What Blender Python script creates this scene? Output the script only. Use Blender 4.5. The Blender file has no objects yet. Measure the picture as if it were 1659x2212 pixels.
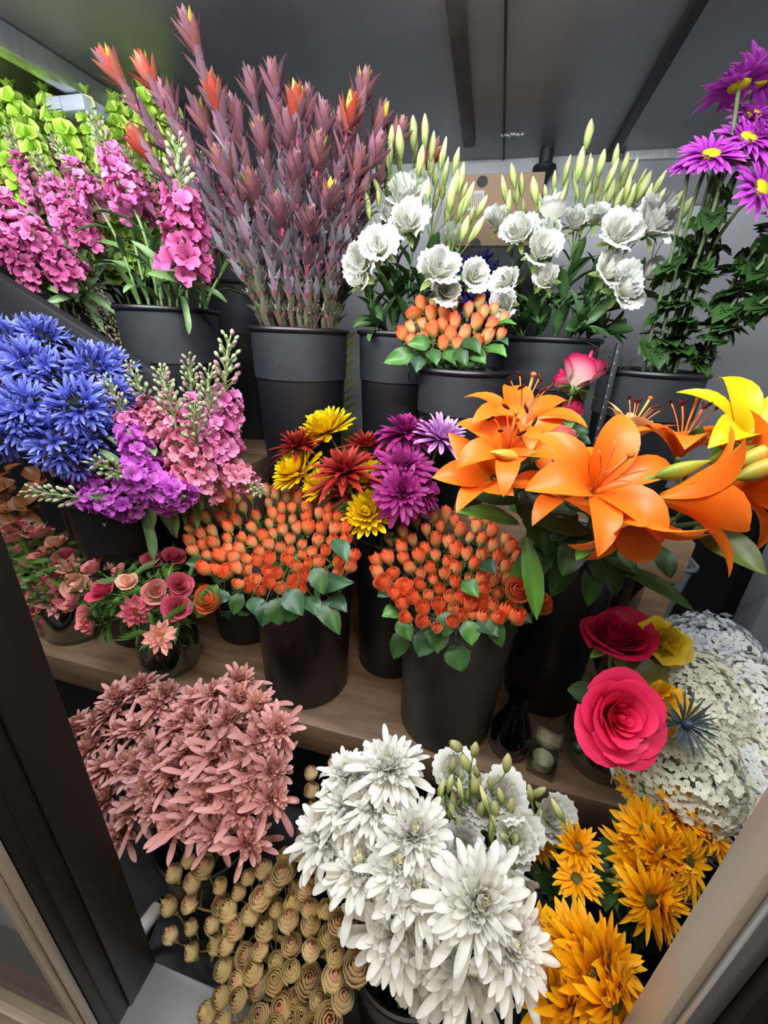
import bpy, math, random
import numpy as np
from mathutils import Vector, Matrix

rng = np.random.default_rng(7)
random.seed(7)
sc = bpy.context.scene
COL = sc.collection
PI = math.pi
R = math.radians

# ------------------------------------------------------------------ camera frame
F_PX, CX, CY = 894.0, 829.5, 1106.0
def _n(v):
    v = np.array(v, float)
    return v / np.linalg.norm(v)
dv = _n([252, 371, -894]); uv_ = _n([91, 2092, 894])
dv = _n(dv - uv_ * dv.dot(uv_)); rv = np.cross(dv, uv_)
CAM = np.array([0, 0, 1.5])
Mr = np.array([rv, dv, uv_])                 # rows: world x, y, z in camera coordinates
CX_W, CY_W, CZ_W = Mr[:, 0].copy(), Mr[:, 1].copy(), Mr[:, 2].copy()
def ray(px, py):
    v = np.array([px - CX, CY - py, -F_PX])
    return np.array([v.dot(rv), v.dot(dv), v.dot(uv_)])
def P(px, py, Y):
    w = ray(px, py)
    return CAM + w * (Y / w[1])
def PZ(px, py, z):
    w = ray(px, py)
    return CAM + w * ((z - 1.5) / w[2])
def pix(p):
    q = np.array(p) - CAM
    v = q[0] * rv + q[1] * dv + q[2] * uv_
    return CX + F_PX * v[0] / -v[2], CY - F_PX * v[1] / -v[2]
def cdir(x, y, z):
    return _n(CX_W * x + CY_W * y + CZ_W * z)
def tocam(p):
    return _n(CAM - np.array(p))

cam_d = bpy.data.cameras.new('camera'); cam = bpy.data.objects.new('camera', cam_d); COL.objects.link(cam)
cam_d.sensor_fit = 'HORIZONTAL'; cam_d.sensor_width = 36.0; cam_d.lens = F_PX / 1659 * 36.0
cam_d.clip_start = 0.01; cam_d.clip_end = 50
M = Matrix.Identity(4)
for i in range(3):
    for k in range(3):
        M[i][k] = Mr[i][k]
    M[i][3] = CAM[i]
cam.matrix_world = M
sc.camera = cam

# ------------------------------------------------------------------ colours
def h(s):
    s = s.lstrip('#'); c = [int(s[i:i + 2], 16) / 255 for i in (0, 2, 4)]
    return np.array([x / 12.92 if x <= .04045 else ((x + .055) / 1.055) ** 2.4 for x in c])

# ------------------------------------------------------------------ materials
def nodes(m):
    m.use_nodes = True
    nt = m.node_tree
    return nt, nt.nodes, nt.links, nt.nodes['Principled BSDF']
def plantmat(name, rough=.5, trans=.25, spec=.3, var=.12):
    m = bpy.data.materials.new(name); nt, N, Lk, b = nodes(m)
    a = N.new('ShaderNodeAttribute'); a.attribute_name = 'Col'
    oi = N.new('ShaderNodeObjectInfo')
    mr = N.new('ShaderNodeMapRange'); mr.inputs[3].default_value = 1 - var; mr.inputs[4].default_value = 1 + var
    Lk.new(oi.outputs['Random'], mr.inputs[0])
    hs = N.new('ShaderNodeHueSaturation'); Lk.new(a.outputs['Color'], hs.inputs['Color']); Lk.new(mr.outputs[0], hs.inputs['Value'])
    Lk.new(hs.outputs[0], b.inputs['Base Color'])
    b.inputs['Roughness'].default_value = rough; b.inputs['Specular IOR Level'].default_value = spec
    if trans > 0:
        t = N.new('ShaderNodeBsdfTranslucent'); Lk.new(hs.outputs[0], t.inputs['Color'])
        mx = N.new('ShaderNodeMixShader'); mx.inputs[0].default_value = trans
        Lk.new(b.outputs[0], mx.inputs[1]); Lk.new(t.outputs[0], mx.inputs[2])
        Lk.new(mx.outputs[0], N['Material Output'].inputs['Surface'])
    return m
def solid(name, col, rough=.5, metal=0., spec=.5, noise=0., nscale=8., bump=0., col2=None, stretch=None, detail=4.):
    m = bpy.data.materials.new(name); nt, N, Lk, b = nodes(m)
    col = np.array(col)
    b.inputs['Base Color'].default_value = (*col, 1); b.inputs['Roughness'].default_value = rough
    b.inputs['Metallic'].default_value = metal; b.inputs['Specular IOR Level'].default_value = spec
    if noise > 0 or bump > 0 or col2 is not None:
        tc = N.new('ShaderNodeTexCoord'); no = N.new('ShaderNodeTexNoise'); no.inputs['Scale'].default_value = nscale
        no.inputs['Detail'].default_value = detail
        src = tc.outputs['Object']
        if stretch:
            mp = N.new('ShaderNodeMapping'); mp.inputs['Scale'].default_value = stretch
            Lk.new(src, mp.inputs[0]); src = mp.outputs[0]
        Lk.new(src, no.inputs['Vector'])
        if noise > 0 or col2 is not None:
            cr = N.new('ShaderNodeValToRGB'); c2 = np.array(col2) if col2 is not None else col * (1 - noise)
            cr.color_ramp.elements[0].color = (*c2, 1); cr.color_ramp.elements[1].color = (*(col * (1 + noise * .4)), 1)
            cr.color_ramp.elements[0].position = .3; cr.color_ramp.elements[1].position = .72
            Lk.new(no.outputs['Fac'], cr.inputs[0]); Lk.new(cr.outputs[0], b.inputs['Base Color'])
            mr = N.new('ShaderNodeMapRange'); mr.inputs[3].default_value = rough * .75; mr.inputs[4].default_value = min(1, rough * 1.25)
            Lk.new(no.outputs['Fac'], mr.inputs[0]); Lk.new(mr.outputs[0], b.inputs['Roughness'])
        if bump > 0:
            bu = N.new('ShaderNodeBump'); bu.inputs['Strength'].default_value = bump; bu.inputs['Distance'].default_value = .01
            Lk.new(no.outputs['Fac'], bu.inputs['Height']); Lk.new(bu.outputs[0], b.inputs['Normal'])
    return m
def glassmat(name, col=(1, 1, 1), rough=.02, refl=1.):
    """thin clear glass: see-through with a Fresnel reflection"""
    m = bpy.data.materials.new(name); nt, N, Lk, b = nodes(m); N.remove(b)
    t = N.new('ShaderNodeBsdfTransparent'); t.inputs[0].default_value = (*col, 1)
    g_ = N.new('ShaderNodeBsdfGlossy'); g_.inputs['Roughness'].default_value = rough
    lw = N.new('ShaderNodeLayerWeight'); lw.inputs[0].default_value = .5
    p5 = N.new('ShaderNodeMath'); p5.operation = 'POWER'; p5.inputs[1].default_value = 4.; Lk.new(lw.outputs['Facing'], p5.inputs[0])
    ma = N.new('ShaderNodeMath'); ma.operation = 'MULTIPLY_ADD'; ma.inputs[1].default_value = .85; ma.inputs[2].default_value = .09; Lk.new(p5.outputs[0], ma.inputs[0])
    mx = N.new('ShaderNodeMixShader'); Lk.new(ma.outputs[0], mx.inputs[0]); Lk.new(t.outputs[0], mx.inputs[1]); Lk.new(g_.outputs[0], mx.inputs[2])
    Lk.new(mx.outputs[0], N['Material Output'].inputs['Surface'])
    return m
PETAL = plantmat('petal', .5, .28, .25)
PETALW = plantmat('white_petal', .5, .3, .25, .04)
GLOSSP = plantmat('lily_petal', .42, .22, .35, .05)
LEAF = plantmat('leaf', .42, .12, .4, .2)
STEM = plantmat('stem', .5, 0, .3, .15)
SOFT = (PETAL, PETALW, GLOSSP, LEAF, STEM)
BLACKP = solid('black_bucket_plastic', (.0075, .0075, .0095), .42, noise=.35, nscale=5, stretch=(1, 1, .25))
BLACKC = solid('black_bucket_collar', (.019, .020, .0245), .55, noise=.25, nscale=14)
GREYB = solid('scuffed_dark_grey_plastic', (.075, .074, .070), .4, col2=(.012, .012, .012), nscale=6, stretch=(1.4, 1.4, .5))
MAROON = solid('dark_plum_plastic', (.014, .007, .009), .35, noise=.3, nscale=5)
WOOD = solid('brown_painted_wood', (.215, .135, .082), .5, col2=(.135, .083, .050), nscale=9, bump=.12, stretch=(1, 6, 6))
STEEL = solid('dark_ceiling_steel', (.31, .32, .345), .40, metal=.3, col2=(.20, .207, .222), nscale=3.2, bump=.03, detail=6)
WALLG = solid('pale_grey_wall_panel', (.46, .47, .50), .45, noise=.15, nscale=3)
DARKW = solid('dark_wall', (.03, .031, .036), .5, noise=.3, nscale=3)
ALU = solid('brushed_aluminium', (.58, .60, .63), .32, metal=.9, noise=.12, nscale=5, stretch=(30, 30, 1))
BEIGE = solid('beige_anodised_aluminium', (.60, .52, .42), .40, metal=.3, noise=.12, nscale=3, stretch=(8, 8, .6))
BLKF = solid('black_anodised_frame', (.009, .008, .0075), .55, metal=.1, noise=.2, nscale=4)
RUBBER = solid('black_rubber', (.008, .008, .009), .6)
CHROME = solid('chrome', (.75, .76, .78), .12, metal=1)
WHITEP = solid('white_plastic', (.36, .39, .45), .4, noise=.05)
CARD = solid('kraft_cardboard', (.36, .235, .15), .75, noise=.12, nscale=9)
PAPER = solid('pale_paper', (.62, .60, .58), .8, noise=.1)
GBIN = solid('grey_translucent_plastic', (.19, .21, .235), .4, noise=.08)
REDM = solid('red_paint', (.42, .02, .018), .4, noise=.1)
TILE = solid('store_floor', (.16, .12, .09), .5, noise=.3, nscale=4)
ORANGE = solid('orange_reflection', (.45, .19, .06), .5, noise=.45, nscale=7, stretch=(1, 1, 4))  # orange reflected in the left door glass, as a solid colour
GLASS = glassmat('clear_glass', (.90, .94, .92))
COBALT = glassmat('cobalt_glass', (.10, .12, .55), .05)
PANE = glassmat('door_glass', (.95, .97, .97))
WATER = glassmat('vase_water', (.70, .74, .55))
# rubber mat with a raised dash pattern
MAT = bpy.data.materials.new('textured_rubber_mat')
nt, N, Lk, b = nodes(MAT)
b.inputs['Base Color'].default_value = (.016, .015, .017, 1); b.inputs['Roughness'].default_value = .38
tc = N.new('ShaderNodeTexCoord'); mp = N.new('ShaderNodeMapping'); mp.inputs['Rotation'].default_value = (R(90), 0, R(0)); mp.inputs['Scale'].default_value = (1, 1, 1)
br = N.new('ShaderNodeTexBrick'); br.inputs['Scale'].default_value = 26; br.inputs['Mortar Size'].default_value = .07
br.inputs['Brick Width'].default_value = .35; br.inputs['Row Height'].default_value = .9
bu = N.new('ShaderNodeBump'); bu.inputs['Strength'].default_value = .9; bu.inputs['Distance'].default_value = .006
Lk.new(tc.outputs['Object'], mp.inputs[0]); Lk.new(mp.outputs[0], br.inputs['Vector']); Lk.new(br.outputs['Fac'], bu.inputs['Height']); Lk.new(bu.outputs[0], b.inputs['Normal'])

# ------------------------------------------------------------------ geometry helpers
class G:
    def __init__(s): s.V = []; s.Q = []; s.T = []; s.C = []; s.n = 0
    def add(s, V, Q=None, T=None, C=None, M=None):
        V = np.asarray(V, float).reshape(-1, 3)
        if M is not None: V = V @ M[:3, :3].T + M[:3, 3]
        if C is None: C = np.ones((len(V), 3)) * .5
        C = np.asarray(C, float)
        if C.ndim == 1: C = np.tile(C, (len(V), 1))
        s.V.append(V); s.C.append(C)
        if Q is not None and len(Q): s.Q.append(np.asarray(Q, int).reshape(-1, 4) + s.n)
        if T is not None and len(T): s.T.append(np.asarray(T, int).reshape(-1, 3) + s.n)
        s.n += len(V)
        return s
    def proto(s):
        e4 = np.zeros((0, 4), int); e3 = np.zeros((0, 3), int)
        return (np.concatenate(s.V), np.concatenate(s.Q) if s.Q else e4, np.concatenate(s.T) if s.T else e3, np.concatenate(s.C))
    def addp(s, p, M=None, tint=None):
        C = p[3] if tint is None else np.clip(p[3] * tint, 0, 1)
        return s.add(p[0], p[1], p[2], C, M)
    def mesh(s, name, mat, smooth=True):
        return mkmesh(name, s.proto(), mat, smooth)
def mkmesh(name, p, mat, smooth=True):
    V, Q, T, C = p
    me = bpy.data.meshes.new(name)
    me.vertices.add(len(V)); me.vertices.foreach_set('co', V.astype(np.float32).ravel())
    nl = len(Q) * 4 + len(T) * 3
    me.loops.add(nl); me.loops.foreach_set('vertex_index', np.concatenate([Q.ravel(), T.ravel()]).astype(np.int32))
    np_ = len(Q) + len(T); me.polygons.add(np_)
    st = np.concatenate([np.arange(len(Q)) * 4, len(Q) * 4 + np.arange(len(T)) * 3]).astype(np.int32)
    me.polygons.foreach_set('loop_start', st)
    me.polygons.foreach_set('use_smooth', np.full(np_, smooth))
    me.update(calc_edges=True); me.validate()
    at = me.color_attributes.new('Col', 'FLOAT_COLOR', 'POINT')
    at.data.foreach_set('color', np.concatenate([C, np.ones((len(C), 1))], 1).astype(np.float32).ravel())
    me.materials.append(mat)
    if mat not in SOFT: me.set_sharp_from_angle(angle=R(38))
    return me
def gridq(nu, nv, wrap=False):
    q = []
    for i in range(nu - 1):
        for j in range(nv - 1 + (1 if wrap else 0)):
            k = (j + 1) % nv
            q.append((i * nv + j, i * nv + k, (i + 1) * nv + k, (i + 1) * nv + j))
    return q
def ramp(stops, u):
    xs = [s[0] for s in stops]; cs = np.array([s[1] for s in stops])
    return np.stack([np.interp(u, xs, cs[:, k]) for k in range(3)], -1)
LANCE = ([0, .15, .4, .65, .82, .91, .97, 1], [.25, .62, 1, .85, .56, .33, .13, .02])
SPOON = ([0, .2, .5, .7, .82, .91, .97, 1], [.42, .62, .9, 1, .92, .70, .40, .08])
OVATE = ([0, .08, .3, .55, .8, 1], [.08, .55, 1, .9, .5, .03])
STRAP = ([0, .2, .6, .85, 1], [.6, .85, 1, .8, .15])
def petal(g, L, W, az=0, e0=0, e1=0, br=0, bh=0, cup=.2, prof=SPOON, cols=None, nu=6, nv=3, wave=0, wf=2, ph=0, pw=1., mid=0., M=None, edge=None, tw=0.):
    u = np.linspace(0, 1, nu) if nu < 6 else np.concatenate([np.linspace(0, .68, nu - 3), [.82, .92, .975, 1.]])[-nu:] if nu == 6 else np.concatenate([np.linspace(0, .70, nu - 4), [.82, .91, .97, 1.]]); v = np.linspace(-1, 1, nv)
    el = e0 + (e1 - e0) * u ** pw
    em = (el[1:] + el[:-1]) / 2; du = L * np.diff(u)
    r = br + np.concatenate([[0], np.cumsum(np.cos(em) * du)]); hh = bh + np.concatenate([[0], np.cumsum(np.sin(em) * du)])
    w = W / 2 * np.interp(u, *prof)
    U, V = np.meshgrid(u, v, indexing='ij'); w2 = w[:, None]
    off = cup * w2 * V ** 2 + wave * U * np.sin(wf * PI * V + ph + 5 * U) * w2 * 2
    T = V * w2
    nr, nh = -np.sin(el)[:, None], np.cos(el)[:, None]
    off = off + tw * T * U
    Rr = r[:, None] + nr * off; Hh = hh[:, None] + nh * off
    ca, sa = math.cos(az), math.sin(az)
    X = np.stack([Rr * ca - T * sa, Rr * sa + T * ca, Hh], -1).reshape(-1, 3)
    C = ramp(cols, U.ravel())
    if mid: C = C * (1 + mid * (1 - np.abs(V.ravel())[:, None]))
    if edge is not None:
        k = (np.abs(V.ravel()) > .8)[:, None] * .6; C = C * (1 - k) + edge * k
    g.add(X, gridq(nu, nv), None, np.clip(C, 0, 1), M)
def tube(g, pts, rad, n=6, col=(.1, .2, .05), M=None, cap=True):
    pts = np.asarray(pts, float); m = len(pts)
    rad = np.interp(np.linspace(0, 1, m), np.linspace(0, 1, len(rad)), rad) if hasattr(rad, '__len__') else np.full(m, rad)
    t = np.gradient(pts, axis=0); t /= np.linalg.norm(t, axis=1, keepdims=True) + 1e-12
    ref = np.array([0, 0, 1.]) if abs(t[0][2]) < .9 else np.array([1., 0, 0])
    a = np.cross(t[0], ref); a /= np.linalg.norm(a)
    ang = np.linspace(0, 2 * PI, n, endpoint=False); V = []
    for i in range(m):
        a = a - t[i] * a.dot(t[i]); a /= np.linalg.norm(a); bb = np.cross(t[i], a)
        V.append(pts[i] + rad[i] * (np.cos(ang)[:, None] * a + np.sin(ang)[:, None] * bb))
    V = np.concatenate(V); col = np.asarray(col, float)
    C = np.tile(col, (len(V), 1)) if col.ndim == 1 else np.repeat(np.stack([np.interp(np.linspace(0, 1, m), np.linspace(0, 1, len(col)), col[:, k]) for k in range(3)], -1), n, 0)
    T = []
    if cap:
        k = len(V); V = np.concatenate([V, pts[[0, -1]]]); C = np.concatenate([C, C[[0, -1]]])
        for j in range(n):
            T.append((k, (j + 1) % n, j)); T.append((k + 1, (m - 1) * n + j, (m - 1) * n + (j + 1) % n))
    g.add(V, gridq(m, n, True), T, C, M)
def lathe(g, prof, n=32, col=(.5, .5, .5), M=None, cen=(0, 0), sx=1, sy=1, twist=0, ridge=0, nr=3):
    prof = np.asarray(prof, float); a = np.linspace(0, 2 * PI, n, endpoint=False); m = len(prof)
    A = a[None, :] + twist * np.linspace(0, 1, m)[:, None]
    rr = prof[:, 0][:, None] * (1 + ridge * np.cos(nr * a)[None, :])
    V = np.stack([cen[0] + rr * np.cos(A) * sx, cen[1] + rr * np.sin(A) * sy, np.repeat(prof[:, 1][:, None], n, 1)], -1).reshape(-1, 3)
    col = np.asarray(col, float)
    C = col if col.ndim == 1 else np.repeat(np.stack([np.interp(np.linspace(0, 1, m), np.linspace(0, 1, len(col)), col[:, k]) for k in range(3)], -1), n, 0)
    g.add(V, gridq(m, n, True), None, C, M)
def blob(g, c, r, col, n=8, m=6, sz=1., M=None, top=None):
    t = np.linspace(0, PI, m); pr = [(max(1e-4, r * math.sin(x)), -r * sz * math.cos(x)) for x in t]
    gg = G(); lathe(gg, pr, n, np.array([col, top if top is not None else col]))
    p = gg.proto(); T = np.eye(4); T[:3, 3] = c
    g.addp(p, T if M is None else M @ T)
def box(g, lo, hi, bev=0., col=(.5, .5, .5), M=None):
    lo = np.array(lo, float); hi = np.array(hi, float)
    if bev <= 0:
        V = [[(lo, hi)[i][0], (lo, hi)[j][1], (lo, hi)[k][2]] for i in (0, 1) for j in (0, 1) for k in (0, 1)]
        Q = [(0, 1, 3, 2), (4, 6, 7, 5), (0, 4, 5, 1), (2, 3, 7, 6), (0, 2, 6, 4), (1, 5, 7, 3)]
        g.add(V, Q, None, col, M); return
    import bmesh
    bm = bmesh.new(); bmesh.ops.create_cube(bm, size=1)
    for v in bm.verts:
        for k in range(3): v.co[k] = (lo[k] + hi[k]) / 2 + v.co[k] * (hi[k] - lo[k])
    bmesh.ops.bevel(bm, geom=list(bm.edges), offset=bev, segments=2, profile=.5, affect='EDGES')
    bmesh.ops.triangulate(bm, faces=[f for f in bm.faces if len(f.verts) != 4 and len(f.verts) != 3])
    bm.verts.index_update()
    g.add([v.co[:] for v in bm.verts], [[v.index for v in f.verts] for f in bm.faces if len(f.verts) == 4], [[v.index for v in f.verts] for f in bm.faces if len(f.verts) == 3], col, M)
    bm.free()
def orient(pos, d, roll=None, s=1.):
    z = _n(d); ref = np.array([0, 0, 1.]) if abs(z[2]) < .95 else np.array([1., 0, 0])
    x = _n(np.cross(ref, z)); y = np.cross(z, x)
    roll = rng.uniform(0, 2 * PI) if roll is None else roll
    c, q = math.cos(roll), math.sin(roll)
    m = np.eye(4); m[:3, 0] = (x * c + y * q) * s; m[:3, 1] = (y * c - x * q) * s; m[:3, 2] = z * s; m[:3, 3] = pos
    return m
def rotz(a):
    m = np.eye(4); m[0, 0] = m[1, 1] = math.cos(a); m[0, 1] = -math.sin(a); m[1, 0] = math.sin(a); return m

# ------------------------------------------------------------------ object helpers
def tag(o, label=None, cat=None, group=None, kind=None):
    if label: o['label'] = label
    if cat: o['category'] = cat
    if group: o['group'] = group
    if kind: o['kind'] = kind
    return o
def link(name, me, parent=None, loc=None):
    o = bpy.data.objects.new(name, me); COL.objects.link(o)
    if parent: o.parent = parent
    if loc is not None: o.location = loc
    return o
def thing(name, label, cat, loc, group=None):
    o = bpy.data.objects.new(name, None); COL.objects.link(o); o.location = Vector(loc); o.empty_display_size = .02
    return tag(o, label, cat, group)
def put(name, me, parent, Mw):
    """part placed by its world matrix under a thing (things are only translated)"""
    o = bpy.data.objects.new(name, me); COL.objects.link(o); o.parent = parent
    m = Matrix([list(r) for r in Mw])
    root = parent
    off = Vector((0, 0, 0))
    while root: off += root.location; root = root.parent
    m.translation = m.translation - off
    o.matrix_basis = m
    return o
def part(name, g, mat, parent, smooth=True):
    """mesh given in world coordinates under a thing at parent.location"""
    p = g.proto() if isinstance(g, G) else g
    p = (p[0] - np.array(parent.location), p[1], p[2], p[3])
    return link(name, mkmesh(name, p, mat, smooth), parent)
def struct(name, g, mat, smooth=False, parent=None):
    o = link(name, g.mesh(name, mat, smooth), parent)
    o['kind'] = 'structure' if parent is None else 'structure'
    return o
ORD = ['first', 'second', 'third', 'fourth', 'fifth', 'sixth', 'seventh', 'eighth', 'ninth', 'tenth', 'eleventh', 'twelfth', 'thirteenth', 'fourteenth', 'fifteenth', 'sixteenth']
def ranks(pts, rows):
    """pts: world head points -> text placing each one in its bouquet by row and order"""
    px = [pix(p) for p in pts]; n = len(px)
    order = sorted(range(n), key=lambda i: px[i][1]); out = [''] * n
    chunks = [list(c) for c in np.array_split(order, rows) if len(c)]
    rn = {1: ['']}.get(len(chunks)) or (['top row'] + [ORD[i] + ' row' for i in range(1, len(chunks) - 1)] + ['bottom row'])
    for ci, c in enumerate(chunks):
        c.sort(key=lambda i: px[i][0])
        for k, i in enumerate(c):
            w = 'leftmost' if k == 0 else 'rightmost' if k == len(c) - 1 else ORD[k] + ' from left'
            out[i] = (w + ' of the ' + rn[ci]) if rn[ci] else w
    return out
def inpoly(x, y, poly):
    c = False; j = len(poly) - 1
    for i in range(len(poly)):
        xi, yi = poly[i]; xj, yj = poly[j]
        if (yi > y) != (yj > y) and x < (xj - xi) * (y - yi) / (yj - yi) + xi: c = not c
        j = i
    return c
def scatter(poly, dmin, n=9999, seed=1, tries=6000, keep=()):
    r = np.random.default_rng(seed); pts = [tuple(k) for k in keep]
    x0, x1 = min(p[0] for p in poly), max(p[0] for p in poly); y0, y1 = min(p[1] for p in poly), max(p[1] for p in poly)
    for _ in range(tries):
        x, y = r.uniform(x0, x1), r.uniform(y0, y1)
        if inpoly(x, y, poly) and all((x - a) ** 2 + (y - b) ** 2 > dmin ** 2 for a, b in pts):
            pts.append((x, y))
            if len(pts) >= n: break
    return pts
def bez(p0, p1, p2, p3, n=8):
    t = np.linspace(0, 1, n)[:, None]
    return (1 - t) ** 3 * p0 + 3 * (1 - t) ** 2 * t * p1 + 3 * (1 - t) * t ** 2 * p2 + t ** 3 * p3

# ------------------------------------------------------------------ containers
class Pot:
    def __init__(s, c, z0, z1, r): s.c = np.array([c[0], c[1]]); s.z0 = z0; s.z1 = z1; s.r = r
def bucket(label, c, z0, z1, r, rb=None, mat=BLACKP, cmat=BLACKC, collar=True, name='flower_bucket'):
    rb = rb or r * .80; H = z1 - z0
    t = thing(name, label, 'bucket', (c[0], c[1], z0))
    kz = z0 + H * .70; rk = rb + (r - rb) * .70
    g = G()
    lathe(g, [(0.001, z0), (rb * .96, z0), (rb, z0 + .006), (rk - .003, kz), (rk - .0075, kz), (rb - .004, z0 + .01), (.001, z0 + .01)], 48, cen=c)
    part('body', g, mat, t)
    g = G()
    lathe(g, [(rk - .0065, kz), (rk, kz), (r - .004, z1 - .008), (r - .0085, z1 - .008), (rk - .0065, kz)], 48, cen=c)
    part('collar', g, cmat, t)
    g = G()
    a = np.linspace(0, 2 * PI, 9); rr = .0058
    lathe(g, [(r - .003 + rr * math.cos(x), z1 - .004 + rr * math.sin(x)) for x in a], 48, cen=c)
    part('rim', g, mat, t)
    g = G(); lathe(g, [(.001, z0 + H * .45), (rb + (r - rb) * .45 - .005, z0 + H * .45)], 32, cen=c)
    return Pot(c, z0 + .012, z1, r)

# ------------------------------------------------------------------ plants
def stem_path(pot, head, d, seed_off=None):
    head = np.array(head)
    rel = head[:2] - pot.c
    lim = .72 * pot.r; L = np.linalg.norm(rel) + 1e-9
    mo = rel / L * min(lim, L * .55)
    mouth = np.array([*(pot.c + mo), pot.z1 - .004])
    bo = mo * .35 + rng.uniform(-1, 1, 2) * pot.r * .25
    base = np.array([*(pot.c + bo), pot.z0])
    hm = np.linalg.norm(head - mouth)
    dir0 = _n(mouth - base)
    return base, bez(mouth, mouth + dir0 * hm * .38, head - _n(d) * hm * .34, head, 9)
def leafp(L=.05, W=.03, cols=('#2d4a23', '#46702f'), fold=.35, e0=.3, e1=-.5, wave=.04, prof=OVATE, nu=7, nv=5, mid=.25):
    g = G(); petal(g, L, W, 0, e0, e1, 0, 0, fold, prof, [(0, h(cols[0])), (1, h(cols[1]))], nu, nv, wave, 2, 0, 1, mid)
    return g.proto()
def leaves_on(path, pr, n, size=(.8, 1.2), t0=.05, t1=.85, tilt=(.2, .9), cols=None):
    """leaf protos (x outwards) spiralled along a path"""
    g = G()
    for k in range(n):
        t = t0 + (t1 - t0) * (k + rng.uniform(0, .8)) / n
        i = t * (len(path) - 1); a = int(i); f = i - a; a = min(a, len(path) - 2)
        p = path[a] * (1 - f) + path[a + 1] * f; tg = _n(path[a + 1] - path[a])
        m = orient(p, tg, k * 2.4 + rng.uniform(-.4, .4), rng.uniform(*size))
        e = rng.uniform(*tilt); ry = np.eye(4); ry[0, 0] = ry[2, 2] = math.cos(e); ry[0, 2] = -math.sin(e); ry[2, 0] = math.sin(e)
        pp = pr[rng.integers(len(pr))] if isinstance(pr, list) else pr
        g.addp(pp, m @ ry, tint=rng.uniform(.75, 1.25))
    return g
def leaf_between(g, a, b, W, col, up=None, sag=0., fold=.25, nu=8, nv=5, prof=LANCE, wave=.02, serr=0):
    """a leaf from a to b (world), broad side to `up`"""
    a = np.array(a, float); b = np.array(b, float); d = b - a; L = np.linalg.norm(d); d = d / L
    n = up if up is not None else tocam((a + b) / 2) * .6 + np.array([0, 0, .6])
    n = _n(n - d * np.dot(n, d)); s = np.cross(n, d)
    u = np.linspace(0, 1, nu); v = np.linspace(-1, 1, nv); U, V = np.meshgrid(u, v, indexing='ij')
    w = W / 2 * np.interp(U, *prof)
    if serr: w = w * (1 - serr * (np.arange(nu)[:, None] % 2))
    hgt = fold * w * np.abs(V) + sag * L * 4 * U * (1 - U) + wave * W * np.sin(7 * U + 3 * V)
    X = a + U[..., None] * d * L + (V * w)[..., None] * s + hgt[..., None] * n
    c = ramp([(0, col[0]), (1, col[1])], U.ravel()) * (1 + .3 * (1 - np.abs(V.ravel())[:, None]) ** 3)
    g.add(X.reshape(-1, 3), gridq(nu, nv), None, np.clip(c, 0, 1))
def plant(name, label, cat, group, pot, head, d, blooms, sr=.002, scol=('#3d5a2a', '#5d7a3c'), foliage=None, bloom_name='bloom', mat=PETAL):
    """one cut stem in a pot: Empty at its foot > stem, bloom(s), leaves"""
    base, path = stem_path(pot, head, d)
    t = thing(name, label, cat, base, group)
    g = G(); tube(g, np.concatenate([[base], path]), [sr * 1.1, sr], 6, np.array([h(scol[0]), h(scol[1])]))
    part('stem', g, STEM, t)
    for me, Mw in blooms: put(bloom_name, me, t, Mw)
    if foliage is not None:
        fg = foliage(path)
        if fg is not None and fg.n: part('leaves', fg, LEAF, t)
    return t, path
def cluster(pts, k):
    pts = np.array(pts); c = [0]
    d = np.linalg.norm(pts - pts[0], axis=1)
    while len(c) < min(k, len(pts)):
        i = int(d.argmax()); c.append(i); d = np.minimum(d, np.linalg.norm(pts - pts[i], axis=1))
    cen = pts[c].copy()
    for _ in range(8):
        lab = np.array([np.linalg.norm(cen - p, axis=1).argmin() for p in pts])
        for j in range(len(cen)):
            if (lab == j).any(): cen[j] = pts[lab == j].mean(0)
    return lab
def spray(name, label, cat, group, pot, items, drop=.06, sr=.0022, br=.0011, scol=('#3d5a2a', '#6b7f3c'), foliage=None, mat=PETAL):
    """items: (pos, dir, mesh, part name, scale); branching stem"""
    pos = np.array([i[0] for i in items]); dd = _n(np.mean([i[1] for i in items], 0))
    cen = pos.mean(0)
    back = dd * .5 + np.array([0, 0, .7])
    node = cen - _n(back) * drop
    base, path = stem_path(pot, node, _n(node - np.array([*pot.c, pot.z1 - .15])))
    t = thing(name, label, cat, base, group)
    g = G(); cols = np.array([h(scol[0]), h(scol[1])])
    tube(g, np.concatenate([[base], path]), [sr * 1.1, sr], 6, cols)
    for it in items:
        p = np.array(it[0]); L = np.linalg.norm(p - node)
        tube(g, bez(node, node + _n(back) * L * .4, p - _n(it[1]) * L * .4, p, 6), br, 5, cols[1])
    part('stem', g, STEM, t)
    for it in items: put(it[3], it[2], t, orient(it[0], it[1], None, it[4]))
    if foliage is not None:
        fg = foliage(path, node)
        if fg is not None and fg.n: part('leaves', fg, LEAF, t)
    return t

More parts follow.
